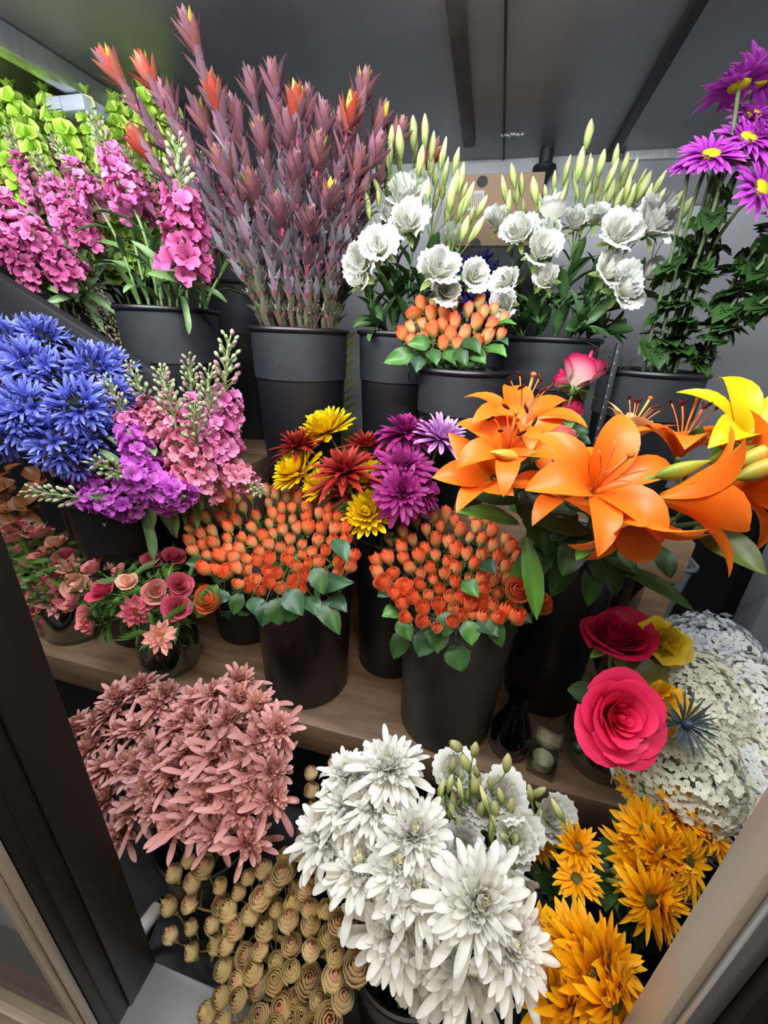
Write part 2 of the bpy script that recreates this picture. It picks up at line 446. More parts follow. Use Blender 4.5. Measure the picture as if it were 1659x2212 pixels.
# ---- bloom prototypes
def mum(RR, rings, W, e_out, e_in, cols, prof=SPOON, cup=.5, nu=6, inner=.4, jit=.12, hgt=.18, lenj=.12, wjit=.1, disk=None, lp=1., br0=.10):
    """rings: petal counts from outside in; e_out/e_in: (base elevation, tip elevation) outside and inside"""
    g = G(); n = len(rings)
    for i, c in enumerate(rings):
        t = i / max(1, n - 1)
        L0 = RR * (1 + (inner - 1) * t ** lp)
        for k in range(c):
            az = 2 * PI * (k + .5 * (i % 2)) / c + rng.normal(0, jit) * 2 / max(4, c) * 3
            L = L0 * (1 + rng.normal(0, lenj)); e0 = e_out[0] + (e_in[0] - e_out[0]) * t + rng.normal(0, jit); e1 = e_out[1] + (e_in[1] - e_out[1]) * t + rng.normal(0, jit * 1.5)
            cc = [(s, np.clip(q * (1 + rng.normal(0, .05)), 0, 1)) for s, q in (cols(t) if callable(cols) else cols)]
            petal(g, L, W * (1 + rng.normal(0, wjit)) * (1 - .35 * t), az, e0, e1, RR * br0 * (1 - t * (.5 if disk else 1)), RR * hgt * t, cup, prof, cc, nu, 3, .03, 1, rng.uniform(0, 6))
    if disk:
        blob(g, (0, 0, RR * hgt * .8), RR * disk[0], disk[1], 14, 7, .45, None, disk[2])
    gl = G()
    lathe(g, [(.001, -RR * .16), (RR * .10, -RR * .10), (RR * .17, RR * .02)], 8, h('#6b8045'))
    return g.proto()
def cupfl(Hh, Rr, n, flare=.3, cols=None, ruffle=.0, tight=.15, spread=.62, sep=True, jag=.12, nu=7, nv=7, close=0., sepcol='#6f8a45', edgecurl=.15, seplen=.6, bell=.5, point=0., pj=0., rr=3, hd=.22):
    """rose-like bloom: n petals wrapped in a spiral; inner ones small and upright"""
    g = G()
    for k in range(n):
        t = k / max(1, n - 1)                     # 0 inner .. 1 outer
        r = Rr * (tight + (1 - tight) * t ** .85) * (1 - .0 * t)
        H = Hh * (1.0 - hd * t + .04 * rng.normal())
        az = k * 2.399 + rng.uniform(-.2, .2)
        half = spread * PI * (1 - .35 * t) + .25
        u = np.linspace(0, 1, nu); v = np.linspace(-1, 1, nv); U, V = np.meshgrid(u, v, indexing='ij')
        pjk = rng.normal(0, pj, 3); H = H * (1 + pjk[0])
        top = 1 - jag * V ** 2 * (1 + .5 * t) - .10 * np.abs(V) ** 6
        fl = flare * t * (1 + 2 * pjk[1]) - close * (1 - .3 * t)
        rad = r * (.22 + .78 * np.sin(np.minimum(1, U * 1.25) * PI * bell)) + fl * Rr * U ** 3
        rad = rad + point * Rr * U ** 2.5 * (1 - 1.6 * np.abs(V) ** 1.6) * t
        rad = rad + ruffle * Rr * U ** 2 * np.sin(V * PI * rr + k * 1.7) + .03 * Rr * V * U
        rad = np.maximum(rad, .05 * Rr)
        z = H * U * top - (edgecurl * Hh * np.maximum(0, U - .75) ** 1.3 * 3 * t) + ruffle * .5 * Hh * U ** 2 * np.cos(V * PI * (rr + 1) + k)
        A = az + V * half * (.35 + .65 * np.minimum(1, U * 2))
        X = np.stack([rad * np.cos(A), rad * np.sin(A), z], -1).reshape(-1, 3)
        cc = cols(t) if callable(cols) else cols
        C = ramp(cc, U.ravel()) * (1 + .05 * rng.normal())
        g.add(X, gridq(nu, nv), None, np.clip(C, 0, 1))
    if sep:
        for k in range(5):
            petal(g, Hh * seplen, Rr * .5, k * 2 * PI / 5 + .3, R(65 if close > .1 else 10), R(75 if close > .1 else -35), Rr * .18, -Hh * .03, .4, LANCE, [(0, h(sepcol)), (1, h(sepcol) * 1.1)], 5, 3)
        blob(g, (0, 0, -Hh * .05), Rr * .26, h(sepcol), 8, 5, 1.2)
    return g.proto()
def MESH(name, p, mat=PETAL): return mkmesh(name, p, mat)
def variants(name, fn, n, mat=PETAL): return [MESH(name, fn(), mat) for _ in range(n)]
def pick(l): return l[int(rng.integers(len(l)))]

# ================================================================== the cooler
XL, XR, YB, ZC, ZF = -1.95, 1.05, 1.75, 2.045, .35
def sbox(name, lo, hi, mat, bev=0., **k):
    g = G(); box(g, lo, hi, bev); return struct(name, g, mat, **k)
sbox('floor', (XL - .05, .20, ZF - .04), (XR + .05, YB + .05, ZF), DARKW)
sbox('ceiling', (XL - .05, .10, ZC), (XR + .05, YB + .05, ZC + .04), STEEL)
sbox('wall_back', (XL - .05, YB, ZF), (XR + .05, YB + .04, ZC), WALLG)
sbox('wall_left', (XL - .05, .25, ZF), (XL, YB, ZC), DARKW)
sbox('wall_right', (XR, .25, ZF), (XR + .05, YB, ZC), WALLG)
sbox('trim_1', (XL, YB - .012, ZC - .135), (XR, YB, ZC - .022), STEEL)                  # dark band high on the back wall
sbox('trim_11', (XL, YB - .012, ZC - .022), (.29, YB, ZC), STEEL)
sbox('trim_2', (.29, YB - .03, ZC - .022), (XR, YB, ZC), ALU)                            # bright strip under the ceiling
sbox('trim_3', (-.073, .12, ZC - .0035), (-.068, YB, ZC + .001), RUBBER)                 # seam between ceiling panels
sbox('trim_4', (-1.08, .12, ZC - .05), (-1.035, YB, ZC - .001), ALU, .008)                # bright rail along the ceiling
sbox('trim_5', (.497, .74, ZF), (.56, .80, ZC), solid('blue_grey_upright', (.13, .14, .155), .5, noise=.1), .008)                              # grey upright at the right
g = G(); box(g, (.36, YB - .014, ZF), (XR, YB, 1.0)); box(g, (XR - .014, .85, ZF), (XR, YB - .014, 1.0))
o = struct('baseboard_back', g, MAT)
# sill and door frame
g = G(); box(g, (-1.3, .158, .30), (.6, .262, .449), .004)
struct('trim_6', g, solid('worn_sill_metal', (.36, .37, .39), .38, metal=.45, noise=.18, nscale=6))
g = G(); box(g, (-1.3, .12, .28), (.6, .158, .425), .006); struct('trim_7', g, BEIGE)
g = G()
box(g, (-.462, .205, .4495), (-.448, .262, 2.1), .003); box(g, (-.462, .180, .4495), (-.4515, .205, 2.1), .002); box(g, (-.460, .164, .4495), (-.448, .180, 2.1), .003)
struct('trim_8', g, BLKF)
g = G(); box(g, (-.458, .152, .4495), (-.4475, .1635, 2.1), .002); box(g, (-.458, .1435, .4495), (-.4495, .152, 2.1), .002); struct('trim_9', g, BEIGE)

# open door at the right: its edge, gasket and bright bead
t = thing('cooler_door', 'open cooler door seen edge-on at the lower right, beige metal stile', 'door', (.25, .2, .3))
g = G(); box(g, (.191, .193, .3), (.30, .222, 2.1), .005); part('stile', g, BEIGE, t)
g = G(); box(g, (.197, .1865, .3), (.212, .1932, 2.1), .002); part('edge_strip', g, ALU, t)['label'] = 'silver edge strip'
g = G(); box(g, (.2125, .178, .3), (.232, .1932, 2.1), .002); part('gasket', g, RUBBER, t)['label'] = 'black door gasket'
g = G(); box(g, (.2325, .188, .3), (.2365, .1932, 2.1), .001); part('bead', g, CHROME, t)['label'] = 'bright metal bead'
g = G(); box(g, (.237, .16, .3), (.42, .1932, 2.1), .002); part('outer_panel', g, BLKF, t)['label'] = 'dark brown outer panel'

# neighbouring glass door at the left and blocks added for the scene reflected in it
g = G(); box(g, (-1.3, .146, .478), (-.4585, .150, 2.1)); o = struct('window_1', g, PANE)
g = G(); box(g, (-1.3, .140, .4495), (-.4585, .156, .478), .003); struct('trim_10', g, BEIGE)


def onebox(name, label, cat, lo, hi, mat, bev=.004):
    c = ((lo[0] + hi[0]) / 2, (lo[1] + hi[1]) / 2, lo[2]); g = G(); box(g, np.array(lo) - c, np.array(hi) - c, bev)
    return tag(link(name, g.mesh(name, mat, False), None, c), label, cat)
onebox('wooden_crate', 'orange block standing in for the reflection in the glass door at lower left', 'crate', (-1.0, .166, .4495), (-.53, .25, .545), ORANGE)  # added block, its orange imitates a reflection in the pane
onebox('storage_bin', 'grey block standing in for the reflection, on the orange block behind the glass', 'bin', (-.97, .172, .5455), (-.55, .245, .70), GBIN)  # added block, its grey imitates the reflected scene above the orange

# shelves
def shelf(label, lo, hi, legs):
    t = thing('wooden_shelf', label, 'shelf', ((lo[0] + hi[0]) / 2, (lo[1] + hi[1]) / 2, ZF))
    g = G(); box(g, lo, hi, .004); part('board', g, WOOD, t, False)
    for x, y in legs:
        g = G(); box(g, (x - .028, y - .028, ZF), (x + .028, y + .028, lo[2] - .0005), .003); part('leg', g, WOOD, t, False)
ZM, ZT = .77, 1.137
shelf('brown wooden shelf board crossing the middle, holding the coral roses', (-1.5, .55, ZM - .078), (.335, 1.16, ZM), ((-1.4, .62), (.10, 1.08), (-.6, 1.1), (-1.4, 1.1)))
shelf('brown wooden top shelf at the right with a square end', (-.52, .885, ZT - .10), (.44, 1.52, ZT), ((.408, .925), (.408, 1.03), (-.45, 1.45)))
shelf('brown wooden top shelf at the left, lower corner showing behind the pink stock', (-1.75, 1.19, ZT - .09), (-.69, 1.72, ZT), ((-1.6, 1.25), (-.8, 1.65), (-1.6, 1.65)))
onebox('wooden_crate', 'brown wooden riser under the bucket of tall pink stock', 'crate', (-.95, .84, ZM + .001), (-.66, 1.14, ZT), WOOD)

# things hung from the ceiling
def bar(name, label, a, b, w, hgt, mat):
    a = np.array(a); b = np.array(b); d = _n(b - a); s = np.array([-d[1], d[0], 0])
    c = (a + b) / 2; g = G(); L = np.linalg.norm(b - a)
    m = np.eye(4); m[:3, 0] = s; m[:3, 1] = d
    box(g, (-w / 2, -L / 2, -hgt), (w / 2, L / 2, 0), .002, M=m)
    o = link(name, g.mesh(name, mat, False), None, c)
    return tag(o, label, 'bar')
RUST = solid('rusty_dark_strap', (.060, .048, .044), .6, col2=(.020, .018, .018), nscale=14, detail=6)
bar('ceiling_strap', 'dark rusty metal strap under the ceiling, left of the panel seam', (-.155, .98, ZC), (-.172, 1.60, ZC), .034, .012, RUST)
bar('ceiling_bar', 'long thin black bar under the ceiling at the right', (.240, .55, ZC), (.252, 1.74, ZC), .022, .02, RUBBER)
g = G()
for k in range(7): tube(g, [(-.012 + k * .009 + rng.uniform(-.003, .003), 1.55 + rng.uniform(-.004, .004), ZC - .002), (-.006 + k * .009, 1.56 + rng.uniform(-.006, .006), ZC - .002)], .003, 5)
g.V = [v - np.array([.065, 0, 0]) for v in g.V]
tag(link('tape_scrap', g.mesh('tape_scrap', PAPER)), 'torn white tape scrap across the ceiling seam', 'tape')
t = thing('ceiling_nozzle', 'black round pipe fitting hanging from the ceiling near the back', 'nozzle', (.06, 1.68, ZC))
g = G(); lathe(g, [(.02, 2.045), (.02, 2.01), (.034, 2.004), (.036, 1.994), (.03, 1.986), (.018, 1.975), (.014, 1.955), (.001, 1.955)], 20, cen=(.06, 1.68)); part('flange', g, RUBBER, t)
g = G(); lathe(g, [(.011, 1.955), (.011, 1.90), (.001, 1.90)], 14, cen=(.06, 1.68)); part('pipe', g, CHROME, t)
t = thing('cooling_unit', 'dark cooling unit housing under the ceiling at upper left', 'cooling unit', (-1.5, 1.46, 1.90))
g = G(); box(g, (-1.93, 1.22, 1.90), (-1.16, 1.7, ZC - .002), .008); part('housing', g, solid('dark_violet_steel', (.035, .033, .042), .45, metal=.3, noise=.4, nscale=4), t, False)
t = thing('junction_box', 'white plastic junction box on the ceiling rail above the green bells', 'electrical box', (-1.1, 1.14, 1.95))
g = G(); box(g, (-1.157, 1.05, 1.962), (-1.025, 1.25, 1.994), .006); part('body', g, WHITEP, t, False)
g = G(); box(g, (-1.150, 1.046, 1.966), (-1.09, 1.0505, 1.990), .002); part('cover', g, WHITEP, t, False)

# cardboard box at the back
t = thing('cardboard_box', 'brown cardboard box with hand holes behind the white lisianthus', 'box', (-.07, 1.62, 1.77))
g = G(); box(g, (-.205, 1.52, 1.752), (.06, 1.72, 1.945), .004); part('body', g, CARD, t, False)
for z in (1.926, 1.770):
    g = G(); m = np.eye(4); m[:3, 3] = (-.115, 1.5195, z); rx = np.eye(4); rx[1, 1] = rx[2, 2] = 0; rx[1, 2] = -1; rx[2, 1] = 1
    lathe(g, [(.001, .0008), (.016, .0008), (.016, -.001), (.001, -.001)], 20, M=m @ rx, sy=.9); part('hand_hole', g, RUBBER, t)
g = G(); box(g, (-.155, 1.518, 1.855), (-.105, 1.5198, 1.905)); part('shipping_label', g, PAPER, t)['label'] = 'faded pale label'
for i in range(7):
    g = G(); box(g, (-.15 + i * .006, 1.5174, 1.862), (-.1475 + i * .006, 1.5182, 1.897)); part('label_bar', g, solid('faded_ink', (.30, .22, .18), .8) if i == 0 else bpy.data.materials['faded_ink'], t)
onebox('plastic_tote', 'black plastic tote under the cardboard box at the back', 'tote', (-.22, 1.42, 1.139), (.10, 1.74, 1.750), RUBBER, .01)
onebox('paper_sheet', 'pale crumpled paper sheet hanging behind the white lisianthus', 'paper', (-.29, 1.735, 1.80), (-.225, 1.742, 1.98), PAPER, .001)

# slotted black upright between two top buckets
t = thing('slotted_upright', 'narrow black slotted upright beside the right lisianthus bucket', 'rack post', (.235, .998, ZT))
g = G(); box(g, (.228, .988, ZT), (.239, 1.000, 1.505), .001); part('post', g, RUBBER, t, False)
for k in range(9):
    g = G(); box(g, (.2295, .9865, 1.485 - k * .022), (.2318, .9879, 1.490 - k * .022)); part('slot', g, GBIN, t, False)

# grey bin behind the right end of the shelf
t = thing('storage_bin', 'grey plastic storage bin behind the right end of the top shelf', 'bin', (.47, 1.27, ZF))
g = G()
def rrect(x, y, wx, wy, r, z, n=6):
    out = []
    for cx, cy, a0 in ((wx - r, wy - r, 0), (-wx + r, wy - r, 90), (-wx + r, -wy + r, 180), (wx - r, -wy + r, 270)):
        for k in range(n): a = R(a0 + 90 * k / (n - 1)); out.append((x + cx + r * math.cos(a), y + cy + r * math.sin(a), z))
    return out
rows = [rrect(.47, 1.272, .001, .001, .0005, ZF), rrect(.47, 1.272, .075, .10, .02, ZF), rrect(.47, 1.272, .085, .11, .02, .80), rrect(.47, 1.272, .105, .13, .022, .815), rrect(.47, 1.272, .118, .145, .025, .965), rrect(.47, 1.272, .124, .151, .028, .967), rrect(.47, 1.272, .124, .151, .028, .957), rrect(.47, 1.272, .114, .141, .025, .955), rrect(.47, 1.272, .08, .105, .02, ZF + .01), rrect(.47, 1.272, .001, .001, .0005, ZF + .01)]
g.add(np.array(rows).reshape(-1, 3), gridq(len(rows), 24, True)); part('body', g, GBIN, t)

# ------------------------------------------------------------------ buckets
B1 = bucket('black bucket holding tall pink stock at upper left', (-.80, .96), ZT, 1.539, .119)
B2 = bucket('tall black bucket at the back, left of the red foliage', (-.84, 1.40), ZT, 1.636, .13)
B3 = bucket('black bucket holding the tall red-purple leucadendron', (-.47, 1.0), ZT, 1.507, .118)
B4 = bucket('black bucket holding the left bunch of white lisianthus', (-.235, 1.09), ZT, 1.508, .112)
B5 = bucket('short black bucket with the small coral rose bunch on the top shelf', (-.070, .965), ZT, 1.441, .100)
B6 = bucket('black bucket holding the right bunch of white lisianthus', (.120, 1.15), ZT, 1.510, .112)
B7 = bucket('short black bucket of purple daisies at the right end', (.328, 1.07), ZT, 1.453, .108)
B9 = bucket('dark bucket of magenta stock above the pink anemones', (-.79, .715), ZM, 1.155, .115, cmat=BLACKP)
B10 = bucket('low dark bucket between the anemone vase and the left coral roses', (-.545, .79), ZM, 1.03, .10, cmat=BLACKP)
B11 = bucket('dark plum bucket under the large left bunch of coral roses', (-.325, .665), ZM, 1.10, .105, .092, MAROON, MAROON)
B12 = bucket('dark bucket holding the mixed red, yellow and purple chrysanthemums', (-.160, .785), ZM, 1.12, .090, .075, cmat=BLACKP)
B13 = bucket('scuffed grey-black bucket under the right bunch of coral roses', (-.008, .650), ZM, 1.085, .108, .092, GREYB, GREYB)
B14 = bucket('dark bucket of orange lilies beside the right coral roses', (.19, .78), ZM, 1.16, .088, .075, cmat=BLACKP)
FB1 = bucket('black floor bucket of dusty pink chrysanthemums', (-.43, .415), ZF, .60, .098, cmat=BLACKP)
FB2 = bucket('black floor bucket of tan dried roses', (-.225, .355), ZF, .52, .095, cmat=BLACKP)
FB3 = bucket('black floor bucket of large white chrysanthemums', (-.015, .365), ZF, .60, .10, cmat=BLACKP)
FB4 = bucket('black floor bucket of the low white lisianthus', (.075, .56), ZF, .60, .085, cmat=BLACKP)
FB5 = bucket('black floor bucket of golden sunflowers nearest the door', (.20, .35), ZF, .58, .10, cmat=BLACKP)
FB6 = bucket('black floor bucket of golden sunflowers below the hydrangeas', (.37, .48), ZF, .60, .10, cmat=BLACKP)
FB7 = bucket('black bucket of white hydrangeas at the right', (.58, .60), ZF, .82, .11, cmat=BLACKP)
LB = bucket('black bucket of pale green bells at upper left', (-1.24, 1.38), ZT, 1.56, .14)
LB2 = bucket('black bucket of pink stock at the left edge', (-1.25, 1.10), ZT, 1.54, .118)
LB3 = bucket('black bucket of blue agapanthus at the left edge', (-1.02, .83), ZM, 1.12, .085, cmat=BLACKP)
BP = bucket('black bucket of blue agapanthus at the back between the lisianthus', (-.055, 1.27), ZT, 1.48, .09)
TP = bucket('small black bucket of silver catkins at upper left', (-1.0, 1.25), ZT, 1.44, .065)
onebox('wooden_crate', 'brown riser under the left-edge stock bucket', 'crate', (-1.38, .99, ZM + .001), (-1.10, 1.185, ZT - .001), WOOD)

# tilted black tote with an oval grip at the left
t = thing('plastic_tote', 'tilted black plastic tote with an oval grip above the blue agapanthus', 'tote', (-.975, .812, 1.30))
m = np.eye(4); a = R(26); m[0, 0] = m[2, 2] = math.cos(a); m[0, 2] = math.sin(a); m[2, 0] = -math.sin(a); m[:3, 3] = (-.975, .812, 1.412)
g = G(); box(g, (-.27, -.016, -.15), (.27, .016, .105), .01, M=m); part('body', g, RUBBER, t, False)
g = G(); rx = np.eye(4); rx[1, 1] = rx[2, 2] = 0; rx[1, 2] = -1; rx[2, 1] = 1
lathe(g, [(.001, .019), (.078, .019), (.083, .016), (.083, .014), (.001, .014)], 28, M=m @ np.array([[1, 0, 0, .03], [0, 1, 0, 0], [0, 0, 1, .07], [0, 0, 0, 1.]]) @ rx, sy=.24); part('grip', g, BLACKC, t)['label'] = 'raised oval grip'

# ------------------------------------------------------------------ glass
def vase(name, label, cen, prof, mat=GLASS, water=None, n=40):
    """prof: outer profile from bottom centre to lip; wall 2.5 mm"""
    t = thing(name, label, 'vase', (cen[0], cen[1], prof[0][1]))
    inner = [(max(.0005, r - .0028), z + (.005 if i < 2 else 0)) for i, (r, z) in enumerate(prof)][::-1]
    g = G(); lathe(g, [(.0005, prof[0][1])] + list(prof) + inner + [(.0005, inner[-1][1])], n, cen=cen); part('glass', g, mat, t)
    if water:
        wp = [(r - .0032, z + (.0055 if i < 2 else 0)) for i, (r, z) in enumerate(prof) if z < water] ; r_end = np.interp(water, [p[1] for p in prof], [p[0] for p in prof]) - .0032
        g = G(); lathe(g, [(.0005, wp[0][1])] + wp + [(r_end, water), (.0005, water)], n, cen=cen); part('water', g, WATER, t)
    return t
VA = (-.645, .615)
vase('glass_vase', 'clear round glass vase of pink anemones on the middle shelf', VA, [(.052, ZM), (.060, ZM + .008), (.067, ZM + .04), (.064, ZM + .085), (.050, ZM + .115), (.044, ZM + .130), (.046, ZM + .150)], water=ZM + .09)
VJ = (-.955, .655)
vase('glass_vase', 'clear straight glass jar of pale pink anemones at the left edge', VJ, [(.072, ZM), (.076, ZM + .006), (.076, ZM + .16)], water=ZM + .10)
VR = (.285, .638)
vase('glass_vase', 'clear round glass vase under the hot pink rose', VR, [(.045, ZM), (.058, ZM + .010), (.070, ZM + .05), (.066, ZM + .09), (.048, ZM + .125), (.042, ZM + .15), (.048, ZM + .175)], water=ZM + .09)
VB = (.121, .614)
vase('glass_vase', 'small cobalt blue glass vase beside the square glass cube', VB, [(.030, ZM), (.036, ZM + .008), (.038, ZM + .05), (.026, ZM + .085), (.016, ZM + .11), (.019, ZM + .14)], COBALT)
VT = (.165, .945)
vase('glass_vase', 'small clear glass vase on the top shelf behind the lilies', VT, [(.030, ZT), (.036, ZT + .006), (.038, ZT + .13)], water=ZT + .08)
t = thing('candle_holder', 'square clear glass candle cube on the shelf edge', 'candle holder', (.187, .588, ZM))
m = rotz(R(-14)); m[:3, 3] = (.180, .590, ZM)
g = G(); rows = [rrect(0, 0, a, a, .003, z, 3) for a, z in ((.0005, 0), (.024, 0), (.024, .085), (.0205, .085), (.0205, .008), (.0005, .008))]
g.add(np.array(rows).reshape(-1, 3), gridq(6, 12, True), M=m); part('cube', g, GLASS, t, False)
g = G(); m2 = m.copy(); m2[2, 3] += .0085; lathe(g, [(.0005, 0), (.019, 0), (.019, .016), (.0005, .016)], 24, M=m2); part('tealight', g, solid('tealight_cup', (.75, .68, .55), .3, metal=.7), t)

# floor bits
t = thing('paper_roll', 'small white paper roll on the cooler floor at lower left', 'roll', (-.47, .33, ZF))
g = G(); m = orient(P(322, 1985, .30), cdir(-.3, -.2, 1), 0); lathe(g, [(.006, -.02), (.013, -.02), (.013, .02), (.006, .02), (.006, -.02)], 20, M=m); part('roll', g, PAPER, t)
g = G(); tube(g, [P(352, 1945, .33), P(318, 2040, .295)], .008, 10); tag(link('chrome_rod', g.mesh('chrome_rod', CHROME)), 'short chrome rod standing beside the black door frame', 'rod')
g = G(); tube(g, [P(1365, 1860, .50), P(1345, 1930, .47), P(1318, 2010, .44)], .013, 10); tag(link('tool_handle', g.mesh('tool_handle', REDM)), 'dark red tool handle between the two sunflower bunches', 'handle')

# ================================================================== flowers
UP = np.array([0, 0, 1.])
def facing(p, c, out=1., up=.4, cam_=.6):
    """outward from the middle of the bunch, up and towards the aisle"""
    return _n(_n(np.array(p) - np.array(c)) * out + UP * up + tocam(p) * cam_)

# leaf prototypes
ROSELEAF = [leafp(.052, .036, c, .3, .2, -.7, .04) for c in (('#2c4a27', '#3f6a33'), ('#27432a', '#365c3a'), ('#3d6230', '#55803f'))]
LISLEAF = [leafp(.07, .026, c, .4, .3, -.3, .03, LANCE) for c in (('#3c5c38', '#567a48'), ('#2e4c2c', '#47683c'))]
STOCKLEAF = [leafp(.12, .020, c, .4, .5, -.8, .05, STRAP) for c in (('#58784c', '#7d9c69'), ('#4a6a3c', '#6f9058'))]
LILYLEAF = [leafp(.09, .022, c, .35, .2, -.6, .03, LANCE) for c in (('#22401c', '#33582a'), ('#2d5022', '#4a7a34'))]
def mumleaf():
    g = G()
    for a, L, w in ((0, .062, .036), (.85, .042, .030), (-.85, .042, .030), (.42, .052, .026), (-.42, .052, .026)):
        petal(g, L, w, a, .1, -.4 - .1 * rng.random(), 0, 0, .25, OVATE, [(0, h('#26401f')), (1, h('#3b5c2c'))], 6, 3, .05)
    return g.proto()
MUMLEAF = [mumleaf() for _ in range(3)]

# ---- white football chrysanthemums
def whitecols(t): return [(0, h('#d0d0b0') * (1 - .25 * t)), (.4, h('#e6e5da')), (1, h('#ededea'))] if t < .8 else [(0, h('#cfd09a')), (1, h('#ebe6c8'))]
WM = variants('white_chrysanthemum', lambda: mum(.060, [13, 16, 20, 23, 25, 26, 24, 20, 14], .0104, (R(2), R(-32)), (R(76), R(135)), whitecols, SPOON, .75, 9, .30, .16, .24, .18, lp=.55), 3, PETALW)
wm = [(842, 1657, .36), (749, 1672, .37), (752, 1735, .34), (812, 1738, .335), (706, 1803, .32), (783, 1868, .295), (866, 1868, .285), (895, 1800, .31), (905, 1925, .27), (1035, 1950, .265), (860, 2003, .262), (1010, 2085, .245), (1103, 2040, .25), (948, 2045, .258), (905, 2105, .250)]
wsc = [.95, .8, .9, .85, 1.05, 1.05, .9, .95, .95, 1.12, 1.12, 1.1, .95, .9, .72]
pts = [P(*a) for a in wm]; cen = np.array([-.02, .33, .72]); rk = ranks(pts, 5)
for p, s, r_ in zip(pts, wsc, rk):
    d = facing(p, cen, 1., .25, .55)
    plant('white_chrysanthemum', 'large white chrysanthemum, ' + r_ + ' of its bunch', 'flower', 'white chrysanthemums at the bottom', FB3, p - d * .012, d, [(pick(WM), orient(p - d * .010, d, None, s))], .0035,
          foliage=lambda path: leaves_on(path, MUMLEAF, 2, (.8, 1.1), .1, .6))

# ---- dusty pink chrysanthemums
def dpcols(t): return [(0, h('#ac645e')), (.5, h('#c98a86')), (1, h('#dba8a6'))] if t < .45 else [(0, h('#b0645c')), (.6, h('#cc8e86')), (1, h('#dcaa9c'))]
DM = variants('dusty_pink_chrysanthemum', lambda: mum(.046, [6, 8, 13, 19, 23, 23, 18], .0092, (R(8), R(-12)), (R(84), R(122)), dpcols, SPOON, .6, 8, .40, .17, .24, .24, lp=.42), 4)
dm = [(257, 1507), (304, 1483), (337, 1526), (215, 1556), (172, 1570), (198, 1614), (262, 1580), (300, 1572), (384, 1574), (464, 1496), (422, 1515), (519, 1468), (515, 1511), (556, 1528), (600, 1572), (443, 1570), (481, 1606), (278, 1648), (333, 1614), (557, 1628), (494, 1676), (371, 1673), (430, 1677), (291, 1748), (232, 1722), (337, 1740), (384, 1772), (546, 1690), (588, 1722), (519, 1752), (468, 1798), (535, 1815), (262, 1800), (405, 1620), (230, 1655), (360, 1500), (410, 1550), (495, 1555), (570, 1590), (240, 1535), (345, 1655), (525, 1650), (450, 1720), (325, 1700), (590, 1665), (425, 1760), (300, 1660), (205, 1690), (500, 1715), (465, 1640)]
pts = [P(x, y, np.interp(y, [1460, 1560, 1700, 1820], [.505, .43, .36, .315])) for x, y in dm]; rk = ranks(pts, 7); cen = np.array([-.42, .42, .62])
for p, r_ in zip(pts, rk):
    d = _n(facing(p, cen, .7, .5, .6) + rng.normal(0, .14, 3))
    plant('pink_chrysanthemum', 'dusty pink chrysanthemum with spreading petals, ' + r_ + ' of its bunch', 'flower', 'dusty pink chrysanthemums', FB1, p - d * .008, d, [(pick(DM), orient(p - d * .008, d, None, rng.uniform(.9, 1.12)))], .0022,
          foliage=lambda path: leaves_on(path, MUMLEAF, 2, (.5, .8), .1, .7))

# ---- spray rose buds
def coralcols(t): return [(0, h('#a8aa5a')), (.28, h('#d8b46c')), (.48, h('#eaa468')), (.68, h('#ef8650')), (1, h('#e8603c'))]
def coralcols2(t): return [(0, h('#a0a856')), (.35, h('#d6bc76')), (.58, h('#e6b47a')), (.82, h('#ec9462')), (1, h('#e67048'))]
def budp(cols, close=.32, Hh=.037, Rr=.0150, n=8, **k): return cupfl(Hh, Rr, n, .05, cols, .0, .30, .62, True, .12, 6, 6, close, '#7c8f4a', .05, seplen=.66, hd=.10, **k)
CB = [MESH('rosebud', budp(coralcols, .34)) for _ in range(2)] + [MESH('rosebud', budp(coralcols2, .42, .035, .0138)) for _ in range(2)]
CO = [MESH('rose_bloom', cupfl(.032, .0185, 12, .14, coralcols, .0, .18, .55, True, .12, 7, 7, .14, '#7c8f4a', point=.1)) for _ in range(2)]
